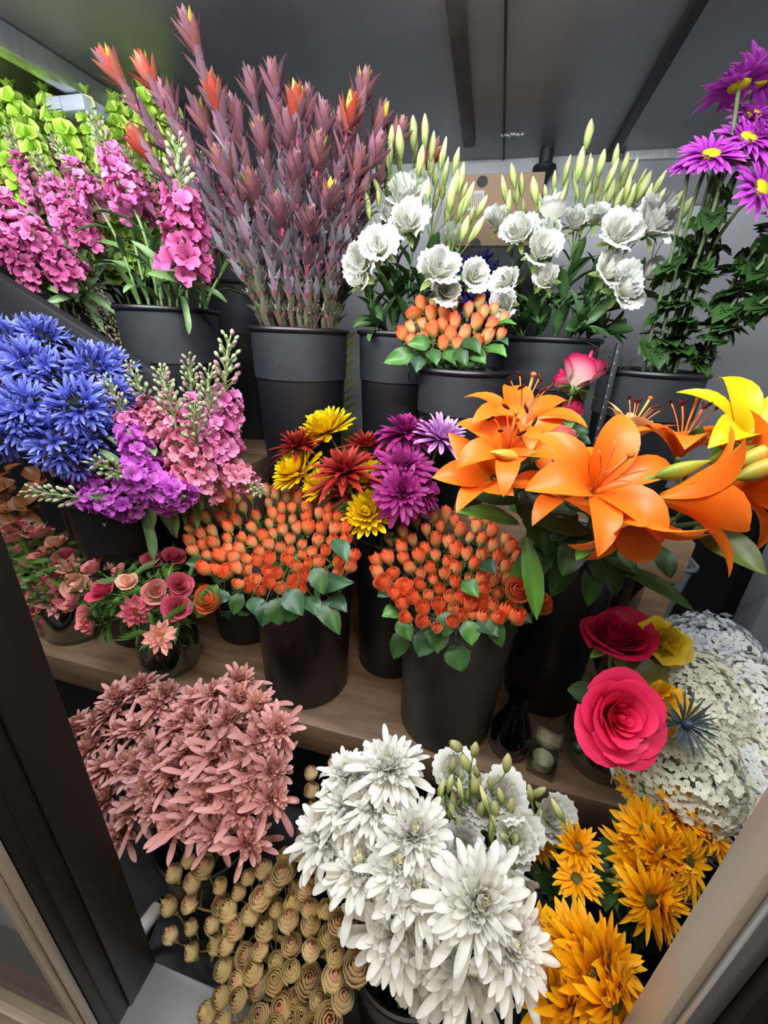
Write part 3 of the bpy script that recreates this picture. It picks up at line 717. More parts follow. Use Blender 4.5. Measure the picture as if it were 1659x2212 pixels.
def rose_sprays(poly, dmin, seed, pot, ypts, k, label, group, cen, scale=1., opens=(), frac=.12, collar=(), dr=.05):
    pp = scatter(poly, dmin, seed=seed)
    items = []
    ys = [a for a, _ in ypts]; Ys = [b for _, b in ypts]
    for x, y in pp:
        p = P(x, y, np.interp(y, ys, Ys) + rng.uniform(-.012, .012)); d = facing(p, cen, .9, .85, .05)
        me = pick(CO) if rng.random() < frac * (1.4 if y > np.mean(ys) else .5) else pick(CB)
        items.append((p - d * .02 * scale, d, me, 'rosebud', scale * rng.uniform(.85, 1.12)))
    for x, y, Y, s in opens:
        p = P(x, y, Y); d = facing(p, cen, .6, .3, .9); items.append((p - d * .02, d, pick(CO), 'rose_bloom', s))
    lab = cluster([i[0] for i in items], k); out = []
    for j in range(k):
        it = [items[i] for i in range(len(items)) if lab[i] == j]
        if not it: continue
        out.append((spray('spray_rose', label, 'flower', group, pot, it, dr, .002, .0009, foliage=lambda path, node: leaves_on(path[3:], ROSELEAF, 4, (.55, .85), .1, .95, (.0, .6))), np.mean([i[0] for i in it], 0)))
    for (t, c_), r_ in zip(out, ranks([o[1] for o in out], max(2, k // 6))): t['label'] = label + ', ' + r_
    for (ax, ay, bx, by, Y, W) in collar:
        a, b_ = P(ax, ay, Y + .02), P(bx, by, Y)
        t, _ = min(out, key=lambda o: np.linalg.norm(o[1] - a))
        g = G(); c = [('#2c4a27', '#3f6a33'), ('#31523a', '#4a7050'), ('#3b6630', '#5a8c42')][int(rng.integers(3))]
        leaf_between(g, a, b_, W, (h(c[0]) * .8, h(c[1]) * .8), tocam(b_) * .8 + UP * .5 + rng.normal(0, .25, 3), .10, .25, 27, 5, OVATE, .05, .10)
        node = np.array(t.location) + np.array([0, 0, pot.z1 - pot.z0]); node[:2] = pot.c + (a[:2] - pot.c) * .4
        tube(g, bez(node, node + UP * .03, a - (b_ - a) * .3, a, 6), .0009, 5, h('#4c6a34'))
        part('leaf', g, LEAF, t)
    return out
c1 = [(470, 1262, 425, 1335, .52, .040), (500, 1290, 408, 1308, .53, .040), (545, 1290, 560, 1335, .50, .034), (600, 1290, 605, 1352, .49, .048), (640, 1280, 622, 1345, .49, .044), (690, 1300, 735, 1372, .50, .036), (690, 1262, 765, 1258, .53, .036), (710, 1290, 750, 1322, .52, .034), (575, 1300, 568, 1355, .50, .036), (660, 1290, 690, 1335, .50, .034), (520, 1280, 505, 1330, .52, .030), (720, 1165, 752, 1215, .55, .034), (440, 1210, 400, 1218, .58, .026), (680, 1225, 700, 1285, .51, .034), (620, 1275, 655, 1330, .49, .04)]
rose_sprays([(395, 1140), (440, 1095), (500, 1060), (580, 1045), (680, 1060), (740, 1120), (780, 1215), (745, 1240), (690, 1250), (620, 1290), (520, 1265), (450, 1240), (410, 1195)], 22, 3, B11, [(1045, .80), (1120, .70), (1200, .60), (1290, .52)], 26,
            'coral rosebud spray in the plum bucket', 'coral spray roses, left bunch', np.array([-.33, .68, 1.0]), .92, [(452, 1294, .53, 1.35)], .05, c1)
c2 = [(985, 1390, 1000, 1452, .505, .046), (925, 1360, 905, 1420, .52, .042), (880, 1360, 850, 1425, .54, .036), (1030, 1340, 1078, 1375, .52, .036), (1060, 1330, 1085, 1400, .52, .030), (860, 1320, 825, 1332, .56, .032), (1080, 1310, 1150, 1345, .54, .034), (940, 1350, 945, 1412, .51, .040), (1010, 1340, 1020, 1395, .51, .034), (1040, 1215, 1075, 1240, .57, .030), (855, 1260, 815, 1290, .58, .032), (975, 1320, 960, 1380, .51, .034), (860, 1340, 890, 1385, .53, .032), (1000, 1255, 1035, 1290, .54, .03)]
rose_sprays([(850, 1150), (900, 1115), (990, 1095), (1080, 1130), (1125, 1190), (1130, 1280), (1125, 1345), (1000, 1330), (940, 1360), (870, 1340), (840, 1270), (800, 1235)], 23, 5, B13, [(1095, .80), (1180, .69), (1260, .60), (1350, .52)], 24,
            'coral rosebud spray in the scuffed bucket', 'coral spray roses, right bunch', np.array([-.01, .67, 1.0]), .92, [(1165, 1300, .60, 1.1), (1118, 1272, .55, 1.0)], .04, c2)
c3 = [(895, 765, 828, 785, .88, .040), (905, 770, 900, 805, .87, .034), (1060, 710, 1115, 700, .94, .036), (930, 740, 880, 745, .88, .036), (960, 760, 985, 788, .88, .034), (1020, 760, 1050, 785, .88, .034), (1050, 750, 1095, 770, .90, .036), (985, 755, 1010, 790, .87, .034), (930, 755, 945, 790, .87, .034), (1000, 735, 1040, 765, .88, .036), (1070, 735, 1098, 745, .91, .03)]
rose_sprays([(858, 725), (880, 670), (940, 630), (980, 650), (1080, 650), (1100, 715), (1050, 740), (960, 745), (885, 735)], 24, 9, B5, [(630, 1.02), (680, .98), (740, .91)], 9,
            'coral rosebud spray in the short upper bucket', 'coral spray roses, small upper bunch', np.array([-.083, .99, 1.38]), 1.0, (), .05, c3, .045)

# ---- dried tan roses
def tancols(t): return [(0, h('#c4b074')), (.5, h('#e6d09a')), (1, h('#f0d8ac') if t > .3 else h('#eab69a'))]
def tancols2(t): return [(0, h('#b8aa6a')), (.5, h('#dec88e')), (1, h('#e8d29c'))]
TB = [MESH('dried_rosebud', cupfl(.040, .0165, 11, .05, c, .02, .34, .60, True, .10, 8, 11, .36, '#b0a668', .05, seplen=.7, hd=.34)) for c in (tancols, tancols2, tancols2)]
TO = [MESH('dried_rosebud', cupfl(.037, .0185, 13, .10, tancols, .03, .22, .50, True, .10, 8, 11, .24, '#b0a668', seplen=.7, hd=.30)) for _ in range(2)]
def dried(poly, dmin, seed, k, yy, label, group, cen, pot):
    items = []
    for x, y in scatter(poly, dmin, seed=seed):
        p = P(x, y, np.interp(y, [a for a, _ in yy], [b for _, b in yy]) + rng.uniform(-.01, .01)); d = _n(facing(p, cen, .8, .8, .0) + cdir(0, .35, .1) + rng.normal(0, .12, 3))
        items.append((p - d * .015, d, pick(TO) if rng.random() < .3 else pick(TB), 'dried_rosebud', rng.uniform(.82, 1.1)))
    lab = cluster([i[0] for i in items], k)
    rk = ranks([np.mean([items[i][0] for i in range(len(items)) if lab[i] == j], 0) for j in range(k)], 4 if k > 9 else 2 if k > 2 else 1)
    for j in range(k):
        it = [items[i] for i in range(len(items)) if lab[i] == j]
        if it: spray('dried_rose', label + ', ' + rk[j], 'flower', group, pot, it, .06, .002, .001, ('#8c7c48', '#a08c50'),
                     foliage=lambda path, node: leaves_on(path[4:], DRYLEAF, 2, (.5, .8), .2, .9, (.2, 1.)))
DRYLEAF = [leafp(.05, .02, ('#8d8250', '#a89a62'), .5, .4, -.4, .1)]
dried([(500, 1930), (560, 1860), (640, 1880), (700, 1960), (780, 2020), (790, 2070), (745, 2140), (740, 2235), (430, 2235), (480, 2100), (490, 2000)], 35, 11, 20, [(1850, .345), (2000, .28), (2212, .20)],
      'tan dried rose spray in the main bunch', 'tan dried roses', np.array([-.2, .34, .55]), FB2)
dried([(362, 1900), (400, 1850), (470, 1875), (488, 1950), (470, 2050), (400, 2075), (352, 2000)], 40, 12, 4, [(1850, .335), (2080, .275)],
      'tan dried rose spray leaning left', 'tan dried roses at left', np.array([-.24, .34, .55]), FB2)
dried([(600, 1840), (660, 1830), (690, 1900), (640, 1930)], 32, 13, 2, [(1820, .37), (1930, .34)], 'peach dried rose spray under the dusty pink chrysanthemums', 'peach dried roses', np.array([-.2, .36, .55]), FB2)
dried([(660, 1650), (740, 1640), (745, 1750), (690, 1810), (655, 1800)], 36, 14, 2, [(1640, .50), (1800, .44)], 'dull peach dried rose spray behind the white chrysanthemums', 'dull dried roses at the back', np.array([-.15, .5, .55]), FB3)

# ---- mixed chrysanthemums
def cset(a, b_, c): return lambda t: [(0, h(a)), (.5, h(b_)), (1, h(c))]
RM = variants('red_chrysanthemum', lambda: mum(.058, [12, 13, 13, 12, 10, 8], .0115, (R(2), R(-14)), (R(75), R(105)), cset('#5f0f12', '#8c1d1b', '#a5392c'), LANCE, .45, 8, .32, .14, .17, .14), 2)
MM = variants('magenta_chrysanthemum', lambda: mum(.061, [16, 17, 18, 17, 16, 13, 10], .0115, (R(-8), R(-38)), (R(75), R(112)), cset('#5c0a46', '#8f1a6b', '#a83a86'), SPOON, .45, 8, .30, .13, .2, .12), 2)
YM = variants('yellow_chrysanthemum', lambda: mum(.054, [18, 19, 19, 18, 15, 11], .0125, (R(0), R(25)), (R(75), R(140)), cset('#c98d00', '#f0c400', '#fbdc12'), SPOON, .5, 8, .45, .08, .22, .06), 2)
LM = variants('lavender_chrysanthemum', lambda: mum(.055, [15, 16, 16, 14, 12, 9], .010, (R(5), R(-10)), (R(75), R(110)), cset('#a45aa8', '#c88ad0', '#ddb0e2'), SPOON, .5, 8, .35, .12, .2, .12), 1)
cen = np.array([-.16, .79, 1.12])
for me, lab, lst in (
    (YM, 'yellow chrysanthemum', [(705, 925, .84, 1.1, 'highest of the yellow ones, under the black buckets', None), (640, 1015, .76, 1., 'lower left, over the coral roses', None), (665, 960, .83, .9, 'tucked behind the left dark red one', None), (690, 1045, .74, .75, 'below the front dark red one at its left', None), (795, 1035, .76, .9, 'between the front dark red and big magenta ones', None), (795, 1108, .70, .85, 'lowest, beside the dark stems', None)]),
    (RM, 'dark red spiky chrysanthemum', [(642, 958, .77, .95, 'at the left over the yellow ones', (-.25, .85, .4)), (742, 1012, .70, 1.1, 'largest, at the front', (-.1, .75, .65)), (790, 958, .80, .9, 'at the back beside the upper magenta one', (.1, .95, .35)), (765, 1060, .74, .8, 'underneath the front one', (.1, .4, .8))]),
    (MM, 'magenta chrysanthemum', [(878, 930, .80, .98, 'uppermost, at the right of the mixed bunch', (.05, .9, .4)), (872, 1012, .74, 1.02, 'largest, in the middle of the right side', (.1, .6, .8)), (868, 1062, .69, .88, 'lowest, hanging in front of the big one', (.05, .2, .95)), (915, 1060, .73, .7, 'peeking out right of the big one', (.6, .2, .6))]),
    (LM, 'lavender chrysanthemum', [(955, 940, .80, 1., 'beside the left orange lily', (.25, .7, .5))])):
    for x, y, Y, s, where, d in lst:
        p = P(x, y, Y); d = cdir(*d) if d else facing(p, cen, .9, .4, .5)
        plant('mixed_chrysanthemum', lab + ', ' + where, 'flower', None, B12, p - d * .01, d, [(pick(me), orient(p - d * .01, d, None, s * 1.1))], .003, foliage=lambda path: leaves_on(path, MUMLEAF, 3, (.8, 1.2), .1, .7))

# ---- orange lilies
def lilyp(c0, c1, c2, L=.088, W=.0365, e0=62, e1=-25, spots=True):
    g = G()
    for k in range(6):
        inner = k % 2
        petal(g, L, W * (1.1 if inner else .82), k * PI / 3 + rng.normal(0, .05), R(e0 - (0 if inner else 6)), R(e1 - rng.uniform(0, 30)), .004, 0, .28, ([0, .12, .35, .55, .75, .9, 1], [.2, .48, .92, 1, .74, .34, .02]), [(0, h(c0)), (.35, h(c1)), (1, h(c2))], 12, 7, .025, 1, rng.uniform(0, 6), 1.35, -.10)
    return g.proto()
def stamenp(L=.07, dark=True):
    g = G(); gy = G()
    for k in range(6):
        a = k * PI / 3 + .4; rr = L * .34
        pts = bez(np.zeros(3), np.array([.10 * rr * math.cos(a), .1 * rr * math.sin(a), L * .35]), np.array([.6 * rr * math.cos(a), .6 * rr * math.sin(a), L * .75]), np.array([rr * math.cos(a), rr * math.sin(a), L * .92]), 7)
        tube(g, pts, .0008, 5, h('#f2904a'))
        gg = G(); blob(gg, (0, 0, 0), .0021, h('#4a1210'), 6, 6, 3.2)
        m = orient(pts[-1], _n([math.cos(a + 1.2), math.sin(a + 1.2), .9]), 0)
        if dark: g.addp(gg.proto(), m)
    tube(g, [(0, 0, 0), (0, 0, L * .6), (.002, 0, L * 1.05)], [.0016, .0013, .0018], 6, h('#f0a050')); blob(g, (.002, 0, L * 1.06), .0036, h('#d9762c'), 8, 6, .7)
    return g.proto()
OL = [MESH('lily_bloom', lilyp('#d4600e', '#ea6a14', '#f07c22'), GLOSSP) for _ in range(3)]
OLN = [MESH('lily_bloom', lilyp('#d08420', '#ea6c16', '#ee7c26', .082, .036, 72, 15), GLOSSP) for _ in range(2)]
PL = MESH('lily_bloom', lilyp('#f0c070', '#fbb070', '#fcc48c', .075, .03, 70, 20), GLOSSP)
YL = MESH('lily_bloom', lilyp('#b89800', '#dcba00', '#e6c810', .095, .036, 62, -20), GLOSSP)
ST = MESH('stamens', stamenp()); STP = MESH('stamens', stamenp(.062, False))
def lbudp(a, b_, L=.062, Rr=.0105):
    g = G(); t = np.linspace(0, 1, 11); lathe(g, [(max(.0008, Rr * math.sin(PI * (x ** .8)) ** .75 * (1 - .25 * x)), L * x) for x in t], 18, np.array([h(a), h(b_), h(b_)]), ridge=.09, nr=3)
    return g.proto()
GBUD = MESH('lily_bud', lbudp('#5d7a28', '#a0a83a'), GLOSSP); YBUD = MESH('lily_bud', lbudp('#8a9638', '#c8a848'), GLOSSP)
def lily_stem(label, node, nd, blooms, buds, leaves, stamens=(), pale=()):
    base, path = stem_path(B14, node, nd)
    t = thing('lily_stem', label, 'flower', base, None)
    g = G(); tube(g, np.concatenate([[base], path]), [.0045, .0035], 8, np.array([h('#2c3f1c'), h('#46602a')]))
    for (p, d, me, s) in list(blooms) + list(buds):
        L = np.linalg.norm(p - node); tube(g, bez(node, node + _n(nd) * L * .4, p - d * min(.05, L * .5), p, 8), .0022, 6, h('#5c7a34'))
    part('stem', g, STEM, t)
    for i, (p, d, me, s) in enumerate(blooms):
        o = put('lily_bloom', me, t, orient(p, d, rng.uniform(0, 1), s))
        if i in stamens or i in pale:
            so = bpy.data.objects.new('stamens', STP if i in pale else ST); COL.objects.link(so); so.parent = o
    for (p, d, me, s) in buds: put('lily_bud', me, t, orient(p, d, 0, s))
    for (ax, ay, aY, bx, by, bY, W, c) in leaves:
        g = G(); cc = (('#1f3a18', '#2e5224'), ('#3a6626', '#5c9038'), ('#4a5a24', '#6c7c34'))[c]
        a, b_ = P(ax, ay, aY), P(bx, by, bY); leaf_between(g, a, b_, W, (h(cc[0]), h(cc[1])), None, .08, .2, 10, 5, LANCE, .04)
        part('leaf', g, LEAF, t)
    return t
def at_center(px, py, Y, d, off):   # flower throat sits behind the seen centre
    p = P(px, py, Y); d = _n(d); return p - d * off, d
def bl(px, py, Y, d, me, s=1., off=.03):
    p, dd = at_center(px, py, Y, cdir(*d), off * s); return (p, dd, me, s)
lily_stem('tall orange lily stem at left with dark anthers, over the magenta chrysanthemums', P(1115, 1075, .60), cdir(-.1, 1, .2),
          [bl(1135, 868, .60, (.05, .78, .62), OL[0], 1.12, .04), bl(1105, 938, .54, (-.15, .55, .80), OL[1], 1.02, .04), bl(1040, 1010, .54, (-.55, .25, .75), OLN[0], 1.1, .04)],
          [(P(1125, 990, .54), cdir(-.85, .1, .4), YBUD, .8)],
          [(1120, 1130, .58, 985, 1105, .54, .030, 1), (1115, 1085, .58, 1000, 1062, .60, .040, 0), (1130, 1190, .58, 1100, 1320, .58, .026, 1), (1135, 1160, .56, 1160, 1340, .52, .030, 1), (1130, 1060, .60, 1180, 1200, .56, .040, 0), (1140, 1260, .56, 1205, 1160, .60, .034, 0), (1105, 1040, .60, 1175, 985, .55, .02, 1)], (0, 1))
lily_stem('central orange lily stem with the widest open bloom facing the aisle', P(1275, 1130, .56), cdir(.15, 1, .2),
          [bl(1318, 1022, .455, (.02, .42, .90), OL[2], 1.12, .035), bl(1222, 1030, .52, (-.25, .6, .6), OL[0], .95, .04), bl(1368, 920, .60, (.3, .85, .35), PL, .85, .03), bl(1362, 1118, .452, (.02, -.90, .38), OLN[1], 1.08, .02)],
          [(P(1415, 1030, .47), cdir(.95, .3, .2), GBUD, .85)],
          [(1270, 1150, .54, 1155, 1130, .54, .034, 0), (1280, 1170, .55, 1245, 1210, .50, .026, 1), (1280, 1120, .56, 1300, 1260, .55, .044, 0), (1260, 1150, .56, 1215, 1245, .53, .040, 0), (1300, 1190, .56, 1380, 1240, .53, .03, 0), (1290, 1200, .57, 1270, 1310, .55, .03, 0), (1330, 1220, .55, 1500, 1320, .50, .024, 0), (1240, 1100, .57, 1190, 1170, .55, .04, 0), (1220, 1120, .60, 1130, 1190, .58, .04, 0), (1250, 1180, .62, 1190, 1290, .60, .04, 0), (1300, 1140, .62, 1330, 1290, .61, .04, 0), (1200, 1080, .62, 1240, 1230, .60, .045, 0), (1160, 1100, .64, 1170, 1260, .62, .045, 0), (1320, 1130, .60, 1410, 1180, .58, .034, 0), (1270, 1090, .60, 1330, 1200, .57, .04, 0), (1190, 1130, .66, 1090, 1090, .66, .04, 0)], (1, 2), (0,))
lily_stem('orange lily stem leaning right, with dark anthers over a long sideways bloom', P(1460, 1120, .56), cdir(.7, .6, .2),
          [bl(1455, 1075, .47, (.82, .02, .40), OLN[1], 1.22, .01), bl(1480, 935, .56, (.08, .92, .30), OL[2], .95, .03), bl(1635, 1040, .50, (.85, .2, .3), OL[0], 1.0, .03)],
          [(P(1525, 1000, .50), cdir(.85, .35, .3), GBUD, .75), (P(1580, 1010, .49), cdir(.85, .45, .2), YBUD, 1.0), (P(1590, 1035, .47), cdir(.9, .42, .2), YBUD, .95)],
          [(1500, 1140, .52, 1655, 1240, .46, .040, 2), (1420, 1160, .56, 1370, 1110, .55, .034, 1), (1420, 1180, .56, 1450, 1250, .53, .028, 0), (1500, 960, .55, 1515, 920, .54, .02, 0), (1560, 1040, .52, 1540, 960, .52, .018, 1)], (1,))
lily_stem('yellow lily stem at the right edge above the orange lilies', P(1640, 1060, .62), cdir(.4, .9, .1),
          [bl(1640, 905, .54, (.0, .62, .75), YL, 1.0, .03)], [], [(1640, 1080, .60, 1560, 1120, .58, .025, 0)], ())

# ---- bicolor roses in the small vase behind the lilies
def bic(t): return [(0, h('#f0dcd0')), (.45, h('#efb9bc')), (.8, h('#dd3f74')), (1, h('#c81f58'))]
def pch(t): return [(0, h('#e8b0a0')), (1, h('#ee8478'))]
def hotp(t): return [(0, h('#d81c48')), (.6, h('#e82256')), (1, h('#f0386a'))]
def dkp(t): return [(0, h('#80082c')), (1, h('#b0103e'))]
class V: pass
def vpot(c, z0, z1, r): return Pot(c, z0 + .008, z1, r)
PVT = vpot(VT, ZT, ZT + .13, .034)
BR = MESH('rose_bloom', cupfl(.060, .030, 16, .20, bic, .004, .16, .50, True, .16, 9, 9, .06, point=.2, pj=.06, edgecurl=.2)); BRS = MESH('rose_bloom', cupfl(.05, .024, 12, .12, bic, .0, .2, .55, True, .12, 8, 7, .15)); PR = MESH('rose_bloom', cupfl(.05, .026, 14, .2, pch, .0, .16, .52, True, .12, 8, 7, .05))
for x, y, Y, me, s, d, lab in ((1258, 805, .80, BR, 1.0, (.35, .9, .2), 'pink and white rose standing highest behind the orange lilies'), (1238, 882, .80, BRS, .9, (-.1, .6, .7), 'small magenta rose below the pink and white one'), (1218, 815, .84, BRS, .9, (-.4, .9, .1), 'pink rose half hidden at left of the pink and white one'), (1208, 945, .76, PR, 1.0, (-.1, .85, .5), 'pale salmon rose showing between the orange lilies')):
    p = P(x, y, Y); d = cdir(*d)
    plant('rose', lab, 'flower', None, PVT, p - d * .025, d, [(me, orient(p - d * .028, d, None, s))], .0025, foliage=lambda path: leaves_on(path, ROSELEAF, 3, (.6, .9), .3, .8))

# ---- round vase roses
PVR = vpot(VR, ZM, ZM + .175, .040)
HR = MESH('rose_bloom', cupfl(.050, .031, 26, .60, hotp, .012, .06, .36, True, .16, 9, 9, .0, edgecurl=.30, point=.28, pj=.10, rr=2))
DR = MESH('rose_bloom', cupfl(.050, .031, 22, .45, dkp, .012, .08, .38, True, .16, 9, 9, .0, edgecurl=.25, point=.22, pj=.1, rr=2))
p = P(1340, 1550, .44); d = cdir(-.02, .30, .95)
t, path = plant('rose', 'large open hot pink rose facing the aisle in the round glass vase', 'flower', None, PVR, p - d * .035, d, [(HR, orient(p - d * .030, d, .4, 1.10))], .003)
g = G(); leaf_between(g, P(1300, 1520, .52), P(1225, 1490, .50), .045, (h('#263d22'), h('#35522c'))); part('leaf', g, LEAF, t)
p = P(1332, 1372, .58); d = cdir(-.05, .85, .5)
plant('rose', 'dark crimson rose standing behind the hot pink one', 'flower', None, PVR, p - d * .03, d, [(DR, orient(p - d * .03, d, None, 1.1))], .003, scol=('#6a7a3c', '#8a9a50'))
def ylw(t): return [(0, h('#a88a10')), (1, h('#dcbe2c'))]
YA = MESH('yellow_bloom', cupfl(.032, .024, 8, .75, ylw, .09, .3, .42, True, .15, 8, 11, .0, pj=.2, point=.2)); YB_ = MESH('yellow_bloom', cupfl(.032, .022, 8, .6, lambda t: [(0, h('#d08a08')), (1, h('#f2b81c'))], .08, .3, .42, True, .15, 8, 11, .0, pj=.2, point=.2))
for x, y, Y, me, d, lab in ((1440, 1392, .58, YA, (-.1, .3, .9), 'pale yellow flower beside the dark crimson rose'), (1432, 1515, .50, YB_, (.2, .5, .8), 'golden yellow flower right of the hot pink rose')):
    p = P(x, y, Y); d = cdir(*d)
    plant('yellow_flower', lab, 'flower', None, PVR, p - d * .02, d, [(me, orient(p - d * .02, d, None, .98))], .0022)
t, path = plant('leaf_stem', 'broad olive leaf hanging under the pale yellow flower', 'leaf', None, PVR, P(1385, 1440, .56), cdir(.3, .8, .2), [], .002)
g = G(); leaf_between(g, P(1425, 1425, .57), P(1365, 1470, .54), .06, (h('#4a4a18'), h('#5c5c22'))); part('leaf', g, LEAF, t)

# ---- sea holly and hydrangeas
t, path = plant('sea_holly', 'spiky blue-grey sea holly in front of the white hydrangeas', 'flower', None, PVR, P(1475, 1560, .47), cdir(.3, .4, .8), [], .0018)
g = G()
m = orient(P(1478, 1562, .462), cdir(.1, .3, .95), 0)
for k in range(44):
    petal(g, .036 * rng.uniform(.6, 1.3), .0035, k * 2.4, R(rng.uniform(0, 40)), R(rng.uniform(-15, 25)), .004, 0, .3, LANCE, [(0, h('#3c4a58')), (1, h('#57645c'))], 5, 3, M=m)
blob(g, (0, 0, .005), .0065, h('#3c4454'), 10, 7, 1.3, m); part('bloom', g, LEAF, t)
def hydp(base, alt):
    g = G(); n = 320
    f = G()
    for k in range(4): petal(f, .0076, .0080, k * PI / 2, .45, -.2, .0008, 0, .3, ([0, .3, .7, 1], [.3, .9, 1, .5]), [(0, np.ones(3)), (1, np.ones(3))], 3, 3)
    fp = f.proto()
    for k in range(n):
        z = 1 - (k + .5) / n * 1.45; a = k * 2.399
        r = math.sqrt(max(0, 1 - z * z)); d = np.array([r * math.cos(a), r * math.sin(a), z]); rad = .075 * (1 + rng.normal(0, .045))
        c = h(base) * (1 - (q := rng.random() * .6)) + h(alt) * q
        m = orient(d * rad * np.array([1, 1, .8]), _n(d + rng.normal(0, .25, 3)), None, rng.uniform(.85, 1.3))
        g.add(fp[0], fp[1], fp[2], np.tile(c, (len(fp[0]), 1)), m)
    return g.proto()
HY = [MESH('hydrangea_head', hydp(a, b_), PETALW) for a, b_ in (('#ecebdc', '#d6dab8'), ('#f0f0e8', '#dadfe2'), ('#dcdfda', '#b4bcd4'))]
hyd = [(1490, 1490, .56, HY[0], 'creamy white hydrangea head behind the sea holly, upper left one'), (1590, 1480, .58, HY[1], 'white hydrangea head at the right of the upper row'), (1450, 1640, .46, HY[0], 'creamy hydrangea head just above the sunflowers'), (1560, 1640, .50, HY[1], 'largest white hydrangea head in the middle right'), (1625, 1590, .53, HY[0], 'hydrangea head near the door stile'), (1520, 1385, .66, HY[2], 'bluish white hydrangea head highest and farthest back'), (1580, 1725, .46, HY[1], 'lowest white hydrangea head against the silver door'), (1640, 1650, .52, HY[2], 'blue-tinged hydrangea head half behind the silver door')]
for x, y, Y, me, lab in hyd:
    p = P(x, y, Y); d = facing(p, (.55, .68, .8), .7, .4, .6)
    def fol(path, p=p):
        g = leaves_on(path, ROSELEAF, 3, (1.3, 1.8), .5, 1.); return g
    plant('hydrangea', lab, 'flower', 'white hydrangeas', FB7, p - d * .05, d, [(me, orient(p - d * .055, d, None, 1.02))], .004, foliage=fol)

# ---- sunflowers
SF = variants('sunflower', lambda: mum(.036, [18, 17, 14], .0118, (R(10), R(-10)), (R(28), R(8)), cset('#d88404', '#f6aa08', '#fdc21c'), LANCE, .4, 8, .85, .16, .08, .14, disk=(.36, h('#3a2e0c'), h('#5e5a1c')), br0=.26), 3)
SD = variants('sunflower', lambda: mum(.034, [18, 17, 14], .0112, (R(16), R(16)), (R(44), R(52)), cset('#d07c02', '#f0a208', '#fbba14'), LANCE, .4, 8, .75, .18, .12, .16, disk=(.32, h('#4a380c'), h('#6a5c1c')), br0=.24), 3)
def sunleaf(path): return leaves_on(path, MUMLEAF, 3, (.7, 1.), .2, .8)
sf1 = [(1240, 2035, .275, 0, (-.1, .75, .6), 'standing above the front bunch'), (1175, 2075, .26, 0, (-.6, .5, .5), 'at the left end of the front bunch, beside the white chrysanthemum'), (1300, 2130, .24, 1, (.1, .4, .9), 'in the middle of the front bunch'), (1335, 2085, .25, 1, (.5, .6, .5), 'at the right of the front bunch'), (1200, 2165, .232, 0, (-.2, .3, .9), 'low in the front bunch at left'), (1255, 2190, .222, 1, (.1, .25, .95), 'lowest of the front bunch in the middle'), (1285, 2060, .265, 1, (.2, .85, .4), 'second from the top of the front bunch'), (1345, 2180, .225, 0, (.5, .1, .8), 'lowest of the front bunch beside the door edge'),
       (1255, 1825, .38, 1, (.1, .75, .6), 'small, at the top right of the low white lisianthus'), (1245, 1890, .35, 0, (-.2, .9, .3), 'small, with its green back showing'), (1165, 1815, .44, 1, (-.2, .4, .8), 'small and dull, behind the low lisianthus')]
sf2 = [(1415, 1955, .315, 0, (.15, .12, .95), 'facing the aisle with an olive disc'), (1395, 1700, .455, 1, (-.3, .5, .7), 'highest, under the shelf end'), (1400, 1800, .40, 0, (-.3, .4, .8), 'with a dark disc left of the hydrangeas'), (1440, 1850, .37, 1, (.1, .3, .9), 'in the middle of the right bunch'), (1375, 1850, .385, 1, (-.6, .3, .7), 'at the left edge of the right bunch'), (1395, 1895, .355, 1, (-.2, .0, .95), 'just above the one facing the aisle'), (1500, 1870, .37, 0, (.4, .2, .8), 'beside the silver door edge'), (1480, 1765, .42, 1, (.3, .4, .8), 'below the lowest hydrangeas'), (1545, 1790, .42, 0, (.6, .5, .5), 'at the right edge against the silver door'), (1505, 1720, .46, 0, (.2, .8, .4), 'with a dark centre under the hydrangeas'), (1450, 1960, .32, 1, (.6, .1, .7), 'half hidden behind the one facing the aisle'), (1440, 1745, .44, 1, (0, .6, .7), 'second from the top of the right bunch')]
for lst, pot, nm in ((sf1, FB5, ''), (sf2, FB6, '')):
    for x, y, Y, k, d, lab in lst:
        p = P(x, y, Y); d = cdir(*d); s = rng.uniform(.85, 1.02) * (.78 if 'small' in lab else 1)
        plant('sunflower', 'golden sunflower ' + lab, 'flower', None, pot, p - d * .012, d, [(pick((SF, SD)[k]), orient(p - d * .01, d, None, s))], .003, ('#6a7a3c', '#7f8c48'), sunleaf)

# ---- lisianthus
def lisw(t): return [(0, h('#c8d090')), (.25, h('#d8dac2')), (1, h('#e2e2e0'))]
LB_ = [MESH('lisianthus_bloom', cupfl(.046, .024, 13, .70, lisw, .075, .16, .34, True, .16, 10, 19, .0, '#8fa65a', .28, pj=.18, rr=6, point=.1), PETALW) for _ in range(3)]
LC_ = [MESH('lisianthus_bloom', cupfl(.046, .020, 10, .38, lisw, .055, .2, .42, True, .16, 9, 15, .04, '#8fa65a', .16, pj=.12, rr=5, point=.1), PETALW) for _ in range(2)]
def lisbud(w):
    g = G(); L = .052; t = np.linspace(0, 1, 11)
    lathe(g, [(max(.0006, .0078 * w * (math.sin(PI * min(1, x * .92 + .04)) ** .8) * (1 - .15 * x)), L * x) for x in t], 10, np.array([h('#8ea654'), h('#cfd78c'), h('#eceab8')]), twist=1.6, ridge=.16, nr=4)
    for k in range(5): petal(g, .032, .0028, k * 1.257, R(72), R(94), .003, 0, .2, LANCE, [(0, h('#7f9a4c')), (1, h('#8aa352'))], 4, 3)
    return g.proto()
LBUD = [MESH('lisianthus_bud', lisbud(w), PETAL) for w in (.85, 1., 1.2)]
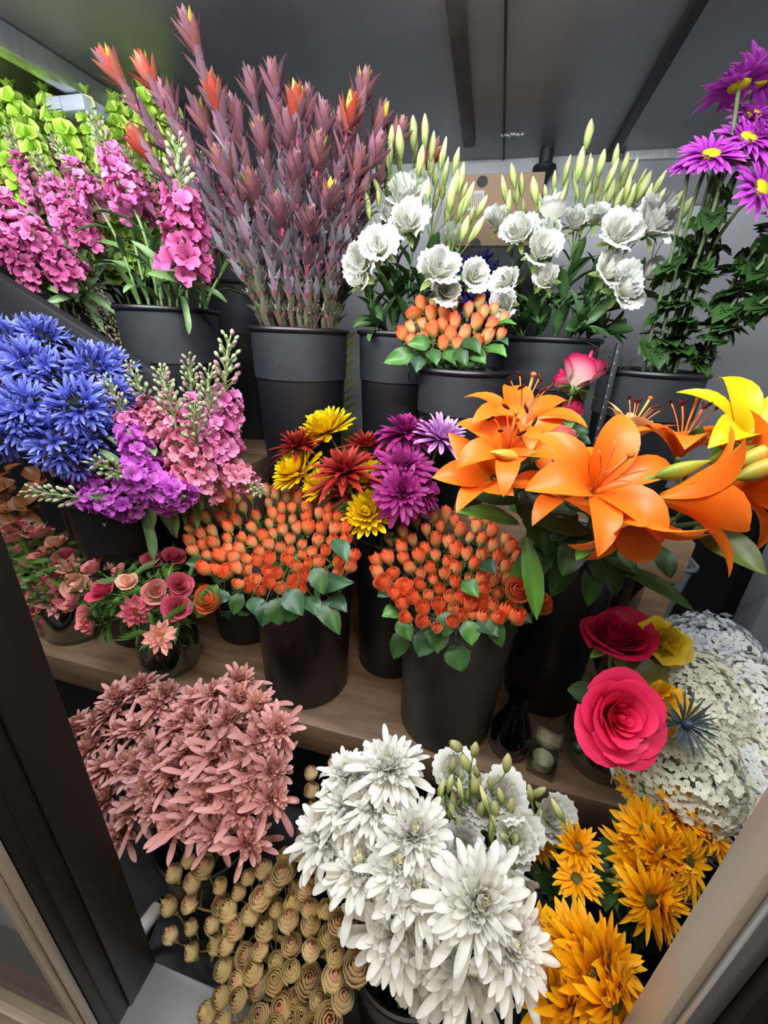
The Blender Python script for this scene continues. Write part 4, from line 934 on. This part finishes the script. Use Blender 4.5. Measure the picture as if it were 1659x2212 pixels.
def lisi(pot, blooms, poly, dmin, seed, yrange, k, desc, group, cen, bs=1., bmin=(), drop=.10, bd=None):
    items = []
    for b_ in blooms:
        x, y, Y, op, s = b_[:5]; p = P(x, y, Y); d = cdir(*b_[5]) if len(b_) > 5 else facing(p, cen, .8, .25, .8)
        items.append((p - d * .03 * s, d, pick(LB_ if op else LC_), 'bloom', s * 1.0))
    for x, y in scatter(poly, dmin, seed=seed, keep=bmin):
        Y = rng.uniform(*yrange); p = P(x, y, Y); d = _n(_n(p - cen) * .8 + UP * .7 + rng.normal(0, .15, 3)) if bd is None else _n(cdir(*bd) + rng.normal(0, .22, 3))
        items.append((p - d * .02, d, pick(LBUD), 'bud', rng.uniform(.7, 1.05) * bs))
    lab = cluster([i[0] for i in items], k)
    cents = [np.mean([items[i][0] for i in range(len(items)) if lab[i] == j], 0) for j in range(k)]
    rk = ranks(cents, 2 if k < 9 else 3)
    for j in range(k):
        it = [items[i] for i in range(len(items)) if lab[i] == j]
        nb = sum(i[3] == 'bloom' for i in it)
        what = 'open white blooms and buds' if nb > 1 else 'one open white bloom and buds' if nb == 1 else 'green-white buds only'
        spray('lisianthus', desc + ', ' + what + ', ' + rk[j], 'flower', group, pot, it, drop, .0018, .0010, ('#3f5f38', '#6c8a4a'), foliage=lambda path, node: leaves_on(path, LISLEAF, 9, (.8, 1.3), .05, .8, (.3, 1.)))
lisi(B4, [(872, 410, 1.02, 1, 1.25, (.1, .45, .9)), (880, 468, .97, 1, 1.2, (0, .1, 1)), (772, 565, .95, 1, 1.2), (815, 525, .95, 1, 1.05), (770, 600, .94, 0, .9), (952, 570, .92, 1, 1.3, (.2, .1, 1)), (1028, 592, .98, 1, .85), (965, 625, .94, 1, .95), (900, 385, 1.05, 0, 1.), (845, 450, 1.02, 0, 1.), (985, 500, 1.05, 0, .9)],
     [(735, 430), (790, 380), (800, 345), (850, 290), (930, 300), (985, 345), (1000, 400), (1040, 460), (1030, 530), (975, 470), (930, 430), (880, 330), (820, 440), (760, 480)], 22, 21, (.98, 1.14), 9,
     'left-bunch lisianthus stem', 'white lisianthus, left bunch', np.array([-.235, 1.10, 1.55]), 1.05, ((918, 295), (845, 300), (1038, 450)))
lisi(B6, [(1072, 462, 1.12, 0, 1.), (1118, 492, 1.08, 1, 1.1), (1196, 440, 1.08, 0, 1.15, (0, .9, .4)), (1172, 532, 1.02, 1, 1.05, (0, .1, 1)), (1185, 490, 1.06, 0, 1.), (1245, 465, 1.10, 0, .95), (1345, 492, 1.03, 1, 1.15, (0, .25, 1)), (1432, 465, 1.04, 1, 1.3, (.3, .3, .9)), (1180, 595, 1.03, 0, 1.), (1330, 580, 1.03, 1, 1.05, (.3, .0, .9)), (1362, 620, 1.02, 1, 1.15, (.3, -.2, .9)), (1090, 605, 1.10, 1, .95), (1085, 655, 1.08, 1, .9), (1375, 405, 1.2, 0, .9), (1290, 455, 1.1, 0, .95), (1415, 580, 1.1, 0, 1.)],
     [(1080, 440), (1110, 385), (1150, 410), (1210, 385), (1260, 360), (1330, 330), (1390, 375), (1440, 420), (1480, 470), (1420, 440), (1320, 450), (1240, 430), (1150, 460)], 22, 22, (1.08, 1.22), 11,
     'right-bunch lisianthus stem', 'white lisianthus, right bunch', np.array([.12, 1.16, 1.55]), 1.05, ((1270, 298), (1328, 348), (1160, 632), (1222, 375)))
lisi(FB4, [(985, 1662, .43, 1, .85), (1085, 1715, .42, 1, .95), (1038, 1728, .42, 1, .9), (1000, 1828, .37, 1, 1.0), (1115, 1815, .38, 1, 1.05), (1198, 1768, .42, 1, .85), (962, 1785, .40, 1, .8), (1120, 1935, .31, 0, .95, (.3, -.3, .9)), (1000, 1740, .41, 0, .8)],
     [(940, 1700), (965, 1650), (1000, 1640), (1060, 1680), (1110, 1740), (1120, 1850), (1040, 1870), (960, 1810), (935, 1770)], 24, 23, (.385, .43), 6,
     'low lisianthus stem', 'white lisianthus at the bottom', np.array([.06, .52, .7]), .85, ((985, 1612), (1025, 1618), (1095, 1650), (1145, 1710), (1162, 1712), (1205, 1750), (1165, 1760)), .07, (-.05, 1, .35))

# ---- purple daisies
PD = variants('purple_daisy', lambda: mum(.038, [20, 19, 15], .0105, (R(6), R(-8)), (R(20), R(8)), cset('#80188c', '#b43cb8', '#cc64cc'), LANCE, .35, 8, .8, .12, .05, .1, disk=(.36, h('#b8b020'), h('#d8d030')), br0=.26), 3)
dz = [(1598, 172, .95, (-.1, .95, .25), 'highest, seen from the side'), (1632, 238, 1.0, (.1, .5, .8), 'second highest, yellow eye showing'), (1622, 290, .95, (.05, .35, .9), 'facing the aisle with a broad yellow eye'), (1540, 325, .92, (-.15, .45, .85), 'leftmost of the open ones, yellow eye'), (1490, 345, .93, (-.3, .6, .6), 'smallest, half open at far left'), (1606, 338, 1.0, (0, .8, .5), 'tucked low behind the others'), (1652, 400, .92, (.2, .1, .9), 'darkest, at the right edge'), (1655, 300, .98, (.5, .5, .6), 'cut by the right edge'), (1645, 160, 1.0, (.5, .8, .3), 'topmost at the right edge')]
for x, y, Y, d, lab in dz:
    p = P(x, y, Y); d = cdir(*d)
    plant('purple_daisy', 'purple daisy chrysanthemum with leafy stem, ' + lab, 'flower', None, B7, p - d * .008, d, [(pick(PD), orient(p - d * .008, d, None, (.70 if 'smallest' in lab else 1.18)))], .003, ('#46583a', '#5e7048'), lambda path: leaves_on(path, MUMLEAF, 7, (.8, 1.3), .10, .72, (-.7, .4)))
for i, (x, y, Y) in enumerate([(1700, 520, 1.0), (1690, 620, .98), (1700, 470, 1.05)]):
    p = P(x, y, Y); d = cdir(.7, .5, .2)
    plant('purple_daisy', 'leafy purple daisy stem leaning out past the right edge', 'flower', 'right-leaning daisy stems', B7, p, d, [(pick(PD), orient(p, d))], .003, ('#46583a', '#5e7048'), lambda path: leaves_on(path, MUMLEAF, 12, (.9, 1.4), .1, .95, (-.7, .4)))
g = G()
for k in range(26):
    p0 = np.array([.27 + rng.uniform(-.03, .03), 1.10 + rng.uniform(-.03, .03), 1.42]); pts = [p0]
    v = _n([rng.normal(0, .5), rng.normal(0, .4), 1])
    for j in range(16):
        v = _n(v + rng.normal(0, .45, 3) + np.array([0, 0, .05 - .02 * j])); pts.append(pts[-1] + v * .011)
    tube(g, pts, [.0008, .0004], 4, h('#5a4a40'))
tag(link('curly_twigs', g.mesh('curly_twigs', STEM)), 'tangle of fine brown curly twigs in the daisy bucket', 'twigs', None, 'stuff')

# ---- leucadendron
def leuc_leaf(c0, c1, L=.080, W=.0185): return leafp(L, W, (c0, c1), .35, R(12), R(-6), .02, LANCE, 6, 3, .1)
LL = [leuc_leaf('#66646a', '#8c8690'), leuc_leaf('#58545a', '#7c7078'), leuc_leaf('#62505a', '#8a7280')]
LU = [leuc_leaf('#5e434c', '#836470'), leuc_leaf('#50383f', '#705460'), leuc_leaf('#6c3e46', '#8c626c')]
LLOW = [leuc_leaf('#4a5240', '#6a6e58'), leuc_leaf('#555a4a', '#73705f')]
def leuchead(kind):
    g = G()
    for k in range(16):
        t = k / 15
        c = {0: [('#66383f', '#845862'), ('#763e44', '#96605f')], 1: [('#8c2e2a', '#b04a38'), ('#8a4040', '#a8604c')], 2: [('#6e3c4a', '#8e5e6e'), ('#683c46', '#80565c')]}[kind][k % 2]
        if k in (9, 13) and kind < 2: c = ('#b89a30', '#d2c44c')
        petal(g, .076 - .020 * t, .0185, k * 2.399, R(46 + 34 * t), R(58 + 30 * t), .003, -.012 + .024 * t, .4, LANCE, [(0, h(c[0])), (1, h(c[1]))], 6, 3)
    for k in range(5): petal(g, .034, .004, k * 1.3, R(80), R(88), .001, .01, .3, LANCE, [(0, h('#a89a30')), (1, h('#d8d060'))], 4, 3)
    return g.proto()
LH = [MESH('flower_head', leuchead(k), LEAF) for k in (0, 1, 2, 0)]
leu = [(228, 122, .84, 1), (305, 132, .88, 1), (402, 40, .84, 0), (455, 175, .86, 1), (590, 145, .93, 2), (640, 195, .90, 1), (540, 165, .98, 2), (700, 235, .96, 2), (790, 165, .98, 0), (762, 215, .92, 1), (830, 235, 1.02, 0), (868, 268, 1.05, 0), (938, 322, 1.12, 1), (285, 285, .82, 1), (665, 200, 1.0, 2), (735, 250, 1.03, 0), (620, 250, .90, 2), (500, 220, .92, 2), (425, 230, .90, 0), (560, 270, .92, 0), (690, 300, .90, 0), (820, 300, .96, 2), (350, 190, .90, 2), (780, 330, .94, 0), (470, 330, .86, 0), (640, 340, .88, 2), (540, 380, .86, 0), (715, 400, .90, 0), (600, 430, .86, 2), (670, 460, .88, 2), (760, 270, .98, 0)]
pts = [P(x, y, Y) for x, y, Y, k in leu]; rk = ranks(pts, 4)
for (x, y, Y, k), p, r_ in zip(leu, pts, rk):
    base0 = np.array([-.47, 1.0, 1.5]); d = _n(_n(p - base0) * 1. + UP * .2)
    def fol(path):
        g = G(); n = int(60 * np.linalg.norm(path[-1] - path[0]) / .45)
        for q in range(n):
            t = (q + rng.random()) / n; i = t * (len(path) - 1); a = min(int(i), len(path) - 2); f = i - a
            pp = path[a] * (1 - f) + path[a + 1] * f; tg = _n(path[a + 1] - path[a])
            m = orient(pp, tg, q * 2.399, rng.uniform(.8, 1.1) * (.8 + .25 * t)); e = R(rng.uniform(52, 72)); ry = np.eye(4); ry[0, 0] = ry[2, 2] = math.cos(e); ry[0, 2] = -math.sin(e); ry[2, 0] = math.sin(e)
            src = LLOW if t < .18 + .15 * rng.random() else LL if t < .55 + .2 * rng.random() else LU
            g.addp(src[int(rng.integers(len(src)))], m @ ry, tint=rng.uniform(.8, 1.2))
        return g
    plant('leucadendron', 'red-purple leucadendron stem, tip ' + r_ + ' of its bunch', 'foliage stem', 'leucadendron stems', B3, p - d * .03, d, [(LH[k], orient(p - d * .035, d, None, 1.05))], .0028, ('#6a2a34', '#a03a4a'), fol, 'flower_head', LEAF)

# ---- stock
def stockp(c_a, c_b, n=34, Hh=.092, Rr=.034, tip=True, seed=0):
    g = G(); a_, b_ = h(c_a), h(c_b)
    for k in range(n):
        t = k / n; a = k * 2.399; z = Hh * t; rr = Rr * (1 - .35 * t) * rng.uniform(.8, 1.1)
        d = _n([math.cos(a), math.sin(a), .25 + .5 * t]); m = orient(np.array([d[0] * rr * .75, d[1] * rr * .75, z]), _n(d + rng.normal(0, .2, 3)), None, rng.uniform(.8, 1.15) * (1 - .25 * t))
        c = a_ * (1 - (q := rng.random())) + b_ * q
        for j in range(7):
            petal(g, .0165, .0135, j * .898 + (j % 2) * .2, R(40 if j < 4 else 65), R(-5 if j < 4 else 40), .0015, 0, .25, ([0, .35, .75, 1], [.3, .85, 1, .5]), [(0, c * .75), (.5, c), (1, np.clip(c * 1.12 + .03, 0, 1))], 4, 4, .14, 2, rng.uniform(0, 6), M=m)
    tube(g, [(0, 0, -.01), (0, 0, Hh)], .0025, 6, h('#6f8a58'))
    return g.proto()
def stocktip(L=.045, n=22, pinkish=.2):
    g = G()
    for k in range(n):
        t = k / n; a = k * 2.399; rr = .013 * (1 - .6 * t) * rng.uniform(.8, 1.2); z = .004 + L * t
        p = np.array([rr * math.cos(a), rr * math.sin(a), z + .006]); tube(g, [(0, 0, z - .006), p], .0007, 4, h('#8ea06c'), cap=False)
        m = orient(p, _n([math.cos(a), math.sin(a), 1.2]), 0); gg = G()
        blob(gg, (0, 0, .003), .0031 * (1.1 - .4 * t), h('#93a57a'), 6, 5, 1.6, None, h('#c678a0') if rng.random() < pinkish else h('#b9c09a')); g.addp(gg.proto(), m)
    tube(g, [(0, 0, -.01), (0, 0, L)], .002, 5, h('#8ea06c'))
    return g.proto()
SP = [MESH('flower_spike', stockp('#cc62a2', '#e496c2')) for _ in range(2)]; SPD = [MESH('flower_spike', stockp('#a84078', '#cc6a9c')) for _ in range(2)]
SM = [MESH('flower_spike', stockp('#b044b2', '#cf6ecb')) for _ in range(2)]; SR = [MESH('flower_spike', stockp('#c05c78', '#de92a8', 24)) for _ in range(2)]
STIP = [MESH('bud_tip', stocktip()) for _ in range(2)]; STIPL = [MESH('bud_tip', stocktip(.06, 30, .3)) for _ in range(2)]
def stock(lst, desc, group, cen, leaves=5):
    pts = [P(a[0], a[1], a[2]) for a in lst]; rk = ranks(pts, 3 if len(lst) > 7 else 2)
    for (x, y, Y, pot, kind, s, d, tip), p, r_ in zip(lst, pts, rk):
        s = s * 1.14
        d = cdir(*d) if d else facing(p, cen, .9, .7, .15)
        me = pick({'p': SP, 'd': SPD, 'm': SM, 'r': SR}[kind]); Hs = .092 * s; p0 = p - d * Hs * .5
        bl_ = [(me, orient(p0, d, None, s))]
        t, path = plant('stock_stem', desc + ', ' + r_, 'flower', group, pot, p0, d, bl_, .0035, ('#5c7a44', '#7d9a60'), lambda path: leaves_on(path, STOCKLEAF, leaves, (.7, 1.15), .02, .85, (.2, 1.)), 'flower_spike')
        if tip: put('bud_tip', pick(STIPL if tip > 1 else STIP), t, orient(p0 + d * Hs * .97, d, None, s * (1.2 if tip > 1 else 1.)))
stock([(75, 395, .98, LB2, 'p', 1., None, 1), (182, 400, .96, B1, 'p', 1., (-.5, .8, .2), 1), (262, 388, .93, B1, 'p', 1.1, (-.3, .85, .3), 1), (398, 505, .84, B1, 'd', 1.35, (.15, .8, .5), 1), (108, 545, .88, LB2, 'd', 1.2, (-.3, .5, .7), 0), (25, 470, .92, LB2, 'p', 1.2, (-.5, .7, .2), 1), (130, 440, .95, LB2, 'p', 1.0, (-.3, .8, .2), 1), (25, 400, 1.05, LB2, 'p', 1.1, (-.3, .9, .2), 1), (510, 500, 1.05, B1, 'd', 1.1, (.3, .9, .1), 1), (420, 420, 1.10, B1, 'p', .9, (.2, .9, .1), 1), (60, 520, .95, LB2, 'd', 1.1, (-.3, .6, .5), 0), (340, 440, 1.0, B1, 'r', .6, (0, .9, .3), 2), (230, 330, 1.0, B1, 'r', .45, (-.3, .9, .2), 2), (40, 560, .90, LB2, 'd', 1.1, (-.4, .5, .6), 0), (170, 480, .95, LB2, 'd', 1.0, (-.1, .7, .5), 0), (300, 425, 1.02, B1, 'p', .9, (-.1, .9, .3), 1), (480, 455, 1.06, B1, 'd', 1.0, (.3, .9, .2), 1), (150, 395, 1.05, LB2, 'p', .9, (-.2, .9, .2), 1)],
      'tall pink stock spike, upper left, its head', 'pink stock, upper left', np.array([-.85, .98, 1.45]), 6)
stock([(372, 1065, .60, B9, 'm', 1.0, (.75, -.15, .6), 0), (300, 985, .62, B9, 'm', 1.0, (-.2, .9, .3), 0), (235, 1085, .60, B9, 'm', .9, (-.8, .15, .5), 2), (320, 1050, .585, B9, 'm', 1.0, (-.3, .3, .9), 1), (390, 960, .66, B9, 'r', 1.0, (-.1, .9, .3), 2), (480, 905, .70, B9, 'p', 1.1, (.2, .9, .3), 2), (430, 1010, .64, B9, 'r', 1.0, (.2, .7, .6), 2), (330, 905, .70, B9, 'r', .8, (-.3, .9, .2), 2), (420, 910, .72, B9, 'p', .9, (.0, .95, .2), 2), (520, 1035, .66, B9, 'r', .8, (.6, -.3, .6), 1), (290, 930, .68, B9, 'p', .8, (-.4, .85, .2), 2), (460, 960, .67, B9, 'p', 1., (.1, .85, .4), 2), (195, 1040, .66, B9, 'm', .8, (-.7, .5, .4), 1), (365, 870, .74, B9, 'r', .5, (-.1, .95, .1), 2)],
      'short stock spike left of coral roses, its head', 'magenta stock', np.array([-.68, .78, 1.12]), 4)

# ---- agapanthus
def agap(n=40, Rr=.056, c=('#3a3f9c', '#646ec8', '#929ce8')):
    g = G()
    for k in range(n):
        z = 1 - (k + .5) / n * 1.35; a = k * 2.399; r = math.sqrt(max(0, 1 - z * z)); d = np.array([r * math.cos(a), r * math.sin(a), z])
        L = rng.uniform(.7, 1.15) * Rr; p = d * L * .55; tube(g, [(0, 0, 0), p], .0008, 4, h('#4a5a4c'), cap=False)
        m = orient(p, _n(d + rng.normal(0, .12, 3)), None, rng.uniform(.85, 1.15)); op = rng.random() < .42
        for j in range(6):
            petal(g, 0.031 if op else .024, .0066, j * PI / 3, R(82 if op else 86), R(42 if op else 92), .0022, 0, .35, ([0, .3, .7, 1], [.5, .8, 1, .3]), [(0, h(c[0])), (.5, h(c[1])), (1, h(c[2]))], 5, 3, M=m)
    return g.proto()
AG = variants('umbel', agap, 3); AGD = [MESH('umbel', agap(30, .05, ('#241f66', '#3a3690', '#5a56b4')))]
ag = [(50, 770, .66, 1.15), (195, 775, .72, 1.1), (40, 870, .58, 1.1), (165, 865, .62, 1.15), (240, 780, .76, .95), (110, 950, .58, 1.05), (205, 940, .64, .95), (10, 720, .72, 1.1), (120, 800, .68, 1.1), (-30, 930, .58, 1.1), (150, 1000, .60, .8), (5, 810, .64, 1.1), (75, 705, .74, .95), (15, 905, .56, 1.0), (250, 850, .70, .85)]
pts = [P(x, y, Y) for x, y, Y, s in ag]; rk = ranks(pts, 3)
for (x, y, Y, s), p, r_ in zip(ag, pts, rk):
    d = facing(p, np.array([-.85, .78, 1.25]), .9, .3, .6)
    plant('agapanthus', 'blue agapanthus umbel, ' + r_ + ' of the left bunch', 'flower', 'blue agapanthus, left', LB3, p - d * .03, d, [(pick(AG), orient(p - d * .03, d, None, s))], .004, ('#3a5030', '#3f5a34'), None, 'umbel')
agb = [(1030, 565, 1.25), (1075, 590, 1.27), (1040, 640, 1.22), (1085, 650, 1.25), (1000, 600, 1.28)]
pts = [P(*a) for a in agb]; rk = ranks(pts, 2)
for p, r_ in zip(pts, rk):
    d = facing(p, np.array([-.055, 1.3, 1.5]), .7, .5, .4)
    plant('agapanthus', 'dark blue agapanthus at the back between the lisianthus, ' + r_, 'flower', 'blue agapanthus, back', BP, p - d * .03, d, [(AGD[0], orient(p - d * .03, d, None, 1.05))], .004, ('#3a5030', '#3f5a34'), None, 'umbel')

# ---- bells of Ireland
def bellsp(Hh=.28, n=70):
    g = G(); f = G()
    a = np.linspace(0, 2 * PI, 16)[:-1]; rows = []
    for r, z in ((.002, 0), (.007, .006), (.012, .014), (.0175, .022), (.020, .024)):
        rows.append([(r * (1 + .10 * math.cos(5 * x) * (r > .01)) * math.cos(x), r * (1 + .10 * math.cos(5 * x) * (r > .01)) * math.sin(x), z) for x in a])
    V = np.array(rows).reshape(-1, 3); C = np.repeat(np.array([h('#86ac30'), h('#9cc43e'), h('#a9d048'), h('#bfe060'), h('#d6ee88')]), 15, 0)
    for k in range(n):
        t = k / n; w = k % 6; lv = k // 6; z = Hh * lv / (n / 6); aa = w * PI / 3 + lv * .5 + rng.normal(0, .15); s = (1.22 - .45 * (lv / (n / 6))) * rng.uniform(.9, 1.1)
        d = _n([math.cos(aa), math.sin(aa), .15 + .5 * t]); g.add(V, gridq(5, 15, True), None, np.clip(C * rng.uniform(.85, 1.1), 0, 1), orient(np.array([.003 * math.cos(aa), .003 * math.sin(aa), z]), _n(d + rng.normal(0, .12, 3)), None, s))
    tube(g, [(0, 0, -.02), (0, 0, Hh)], [.003, .0015], 6, h('#84a844'))
    for k in range(7): petal(g, .03, .018, k * .9, R(60), R(40), .002, Hh, .3, OVATE, [(0, h('#7ca038')), (1, h('#a4cc50'))], 4, 3)
    return g.proto()
BE = variants('bells', bellsp, 3, LEAF)
be = [(35, 225, 1.02), (110, 232, 1.06), (65, 300, .98), (190, 235, 1.08), (255, 250, 1.10), (220, 300, 1.06), (310, 222, 1.14), (345, 212, 1.18), (300, 320, 1.10), (-10, 270, 1.0), (140, 290, 1.02), (290, 205, 1.2), (10, 330, .98), (370, 250, 1.16), (170, 340, 1.06), (330, 290, 1.12), (85, 265, 1.08), (0, 215, 1.1), (160, 265, 1.12), (235, 225, 1.16), (275, 290, 1.12), (60, 205, 1.16), (345, 265, 1.2), (-20, 320, 1.02)]
pts = [P(x, y, Y) for x, y, Y in be]; rk = ranks(pts, 3)
for p, r_ in zip(pts, rk):
    d = _n(_n(p - np.array([-1.2, 1.38, 1.3])) + UP * .8); Hs = .26
    plant('bells_of_ireland', 'bright green bells stem at the upper left, tip ' + r_, 'foliage stem', 'green bells', LB, p - d * Hs, d, [(pick(BE), orient(p - d * Hs, d, None, 1.0))], .003, ('#6a8a40', '#84a84c'), None, 'bells', LEAF)

# ---- silver catkins
def catk():
    g = G(); pts = bez(np.zeros(3), np.array([0, 0, .1]), np.array([.01, 0, .2]), np.array([.02, 0, .3]), 9); tube(g, pts, [.0016, .0008], 5, h('#7a6a3c'))
    for k in range(16):
        t = .2 + .8 * k / 16; p = pts[min(8, int(t * 8))]; a = k * 2.4; gg = G(); blob(gg, (0, 0, .006), .0035, h('#a09a84'), 7, 6, 2.2, None, h('#d8d4c4')); g.addp(gg.proto(), orient(p + np.array([.003 * math.cos(a), .003 * math.sin(a), (t * 8 % 1) * .035]), _n([math.cos(a) * .5, math.sin(a) * .5, 1]), 0))
    return g.proto()
CK = variants('catkins', catk, 3, PETALW)
for x, y in scatter([(85, 585), (190, 590), (255, 670), (250, 740), (180, 700), (120, 650)], 17, seed=31):
    p = P(x, y, 1.03 + rng.uniform(-.03, .03)); d = _n([-.25 + rng.normal(0, .12), -.3, .9])
    b0 = p - d * .14
    plant('catkin_branch', 'slender branch of silvery catkins behind the black tote', 'branch', 'silver catkin branches', TP, b0, d, [(pick(CK), orient(b0, d, None, .72))], .0016, ('#6a5a34', '#7a6a3c'), None, 'catkins')

# ---- anemones
def anc(a, b_): return lambda t: [(0, h(a)), (1, h(b_))]
AN = [MESH('anemone_bloom', cupfl(.022, .0155, 13, .42, c, .04, .15, .42, False, .14, 7, 8, .0, pj=.2, point=.2)) for c in (anc('#e0a098', '#d87c80'), anc('#c8385c', '#d04c6c'), anc('#efc8ac', '#e8b09a'), anc('#a83850', '#c0566a'))]
AM = [MESH('anemone_bloom', mum(.024, [12, 12, 10], .009, (R(15), R(5)), (R(65), R(80)), cset(a, b_, c), SPOON, .4, 5, .7, .14, .15, .12, disk=(.2, h('#c8b070'), h('#e0d090')))) for a, b_, c in (('#e8cf9a', '#e2a894', '#dc8890'), ('#e8cf9a', '#d06878', '#c04866'))]
FERN = []
for k in range(2):
    g = G()
    for j in range(13):
        petal(g, .030, .004, (j % 2 * 2 - 1) * (.5 + .03 * j) * 1.3, .3, -.2, .003 * j, 0, .2, LANCE, [(0, h('#3a5c26')), (1, h('#5c8638'))], 4, 3)
    FERN.append(g.proto())
def anem(lst, pot, desc, group, cen):
    pts = [P(a[0], a[1], a[2]) for a in lst]; rk = ranks(pts, 3)
    for (x, y, Y, me, s), p, r_ in zip(lst, pts, rk):
        d = facing(p, cen, 1., .3, .6)
        cn = {0: 'salmon pink', 1: 'hot pink', 2: 'pale peach', 3: 'dark rose', 4: 'cream-centred pink', 5: 'cream-centred red'}[me]
        plant('anemone', cn + ' anemone ' + desc + ', ' + r_, 'flower', group, pot, p - d * .008, d, [((AN + AM)[me], orient(p - d * .008, d, None, s))], .0018, ('#5a6a34', '#7a8a48'), lambda path: leaves_on(path[3:], FERN, 7, (.7, 1.2), .1, .95, (.2, 1.)))
anem([(222, 1278, .54, 1, 1.15), (292, 1320, .50, 5, 1.25), (163, 1300, .56, 0, 1.1), (190, 1335, .53, 0, 1.1), (196, 1352, .52, 0, .9), (278, 1257, .56, 2, 1.0), (335, 1280, .54, 0, 1.1), (388, 1265, .56, 3, 1.15), (382, 1315, .53, 3, 1.2), (346, 1375, .47, 4, 1.2), (205, 1228, .60, 0, 1.1), (240, 1222, .62, 2, .8), (330, 1215, .63, 3, 1.1), (375, 1205, .64, 3, 1.1), (285, 1208, .65, 0, .9), (170, 1265, .58, 2, .9), (258, 1235, .6, 0, .8)], vpot(VA, ZM, ZM + .15, .040), 'in the round vase', 'pink anemones in the round vase', np.array([-.645, .615, .93]))
sc_ = scatter([(0, 1175), (40, 1140), (110, 1150), (145, 1200), (165, 1260), (145, 1310), (70, 1330), (40, 1270)], 25, seed=41, keep=((62, 1222), (85, 1238), (135, 1255), (55, 1270), (105, 1200)))
km = [0, 4, 0, 4, 2, 0, 3, 5]
anem([(x, y, np.interp(y, [1140, 1330], [.70, .58]), km[int(rng.integers(8))], rng.uniform(1.15, 1.5)) for x, y in sc_], vpot(VJ, ZM, ZM + .16, .07), 'in the straight jar at left', 'pale pink anemones in the straight jar', np.array([-.955, .66, .93]))

# ---- paper wrapped dried bunch at the left edge
g = G()
for k in range(60):
    a = rng.uniform(0, 6.28); p = P(rng.uniform(-30, 85), rng.uniform(1010, 1150), .80 + rng.uniform(-.04, .04)); m = orient(p, facing(p, (-1.25, .9, 1.0), 1, .3, .5) + rng.normal(0, .3, 3), None, 1.)
    petal(g, .05, .045, 0, .3, -.4, -.02, 0, .4, OVATE, [(0, h('#5a3018')), (1, h('#8a5a38'))], 5, 5, .1, 2, rng.uniform(0, 6), M=m)
tag(link('dried_leaf_bunch', g.mesh('dried_leaf_bunch', LEAF)), 'rust brown dried leaf bunch at the left edge under the agapanthus', 'dried leaves', None, 'stuff')
# ---- yellow-green palm leaves seen in the gaps behind the buckets
for i, (x, y, Y, lab) in enumerate(((478, 800, 1.45, 'left of the tall back bucket'), (742, 810, 1.40, 'in the gap right of the leucadendron bucket'))):
    b0 = P(x, y + 90, Y); b0[2] = ZT + .001; t = thing('potted_palm', 'yellow-green feathery palm leaf ' + lab, 'plant', b0); g = G()
    for k in range(26):
        z = .0 + k * .014; s_ = (-1) ** k; a = b0 + np.array([0, 0, z]); leaf_between(g, a, a + np.array([s_ * .05, -.015, .035]), .014, (h('#6a7a34'), h('#9aa04c')), np.array([0, -1, .3]), nu=4, nv=3)
    part('leaves', g, LEAF, t); g = G(); tube(g, [b0, b0 + UP * .37], .003, 6, h('#7a8040')); part('stem', g, STEM, t)

# ================================================================== light
def area(name, loc, target, sx, sy, power, col):
    l = bpy.data.lights.new(name, 'AREA'); l.shape = 'RECTANGLE'; l.size = sx; l.size_y = sy; l.energy = power; l.color = col
    o = bpy.data.objects.new(name, l); COL.objects.link(o); o.location = loc
    o.rotation_euler = (Vector(target) - Vector(loc)).to_track_quat('-Z', 'Y').to_euler(); return o
area('cooler_lamp', (-.35, .28, 1.99), (-.3, 1.3, 1.35), 1.7, .07, 32, (.93, .97, 1.0))
area('shop_lamp', (.2, -.9, 2.6), (-.1, .5, .8), 1.2, 1.2, 22, (1.0, .86, .70))
area('shop_lamp', (-1.6, -1.2, 2.6), (-.4, .5, .8), 1., 1., 8, (1.0, .86, .70))
w = bpy.data.worlds.new('world'); sc.world = w; w.use_nodes = True
w.node_tree.nodes['Background'].inputs[0].default_value = (.9, .82, .75, 1); w.node_tree.nodes['Background'].inputs[1].default_value = .09
sc.view_settings.view_transform = 'Standard'; sc.view_settings.look = 'None'; sc.view_settings.gamma = 1; sc.view_settings.exposure = .0
sc.view_settings.use_curve_mapping = False
sc.cycles.max_bounces = 8; sc.cycles.diffuse_bounces = 3; sc.cycles.glossy_bounces = 3; sc.cycles.transmission_bounces = 8; sc.cycles.transparent_max_bounces = 32
sc.cycles.caustics_reflective = False; sc.cycles.caustics_refractive = False; sc.cycles.sample_clamp_indirect = 6
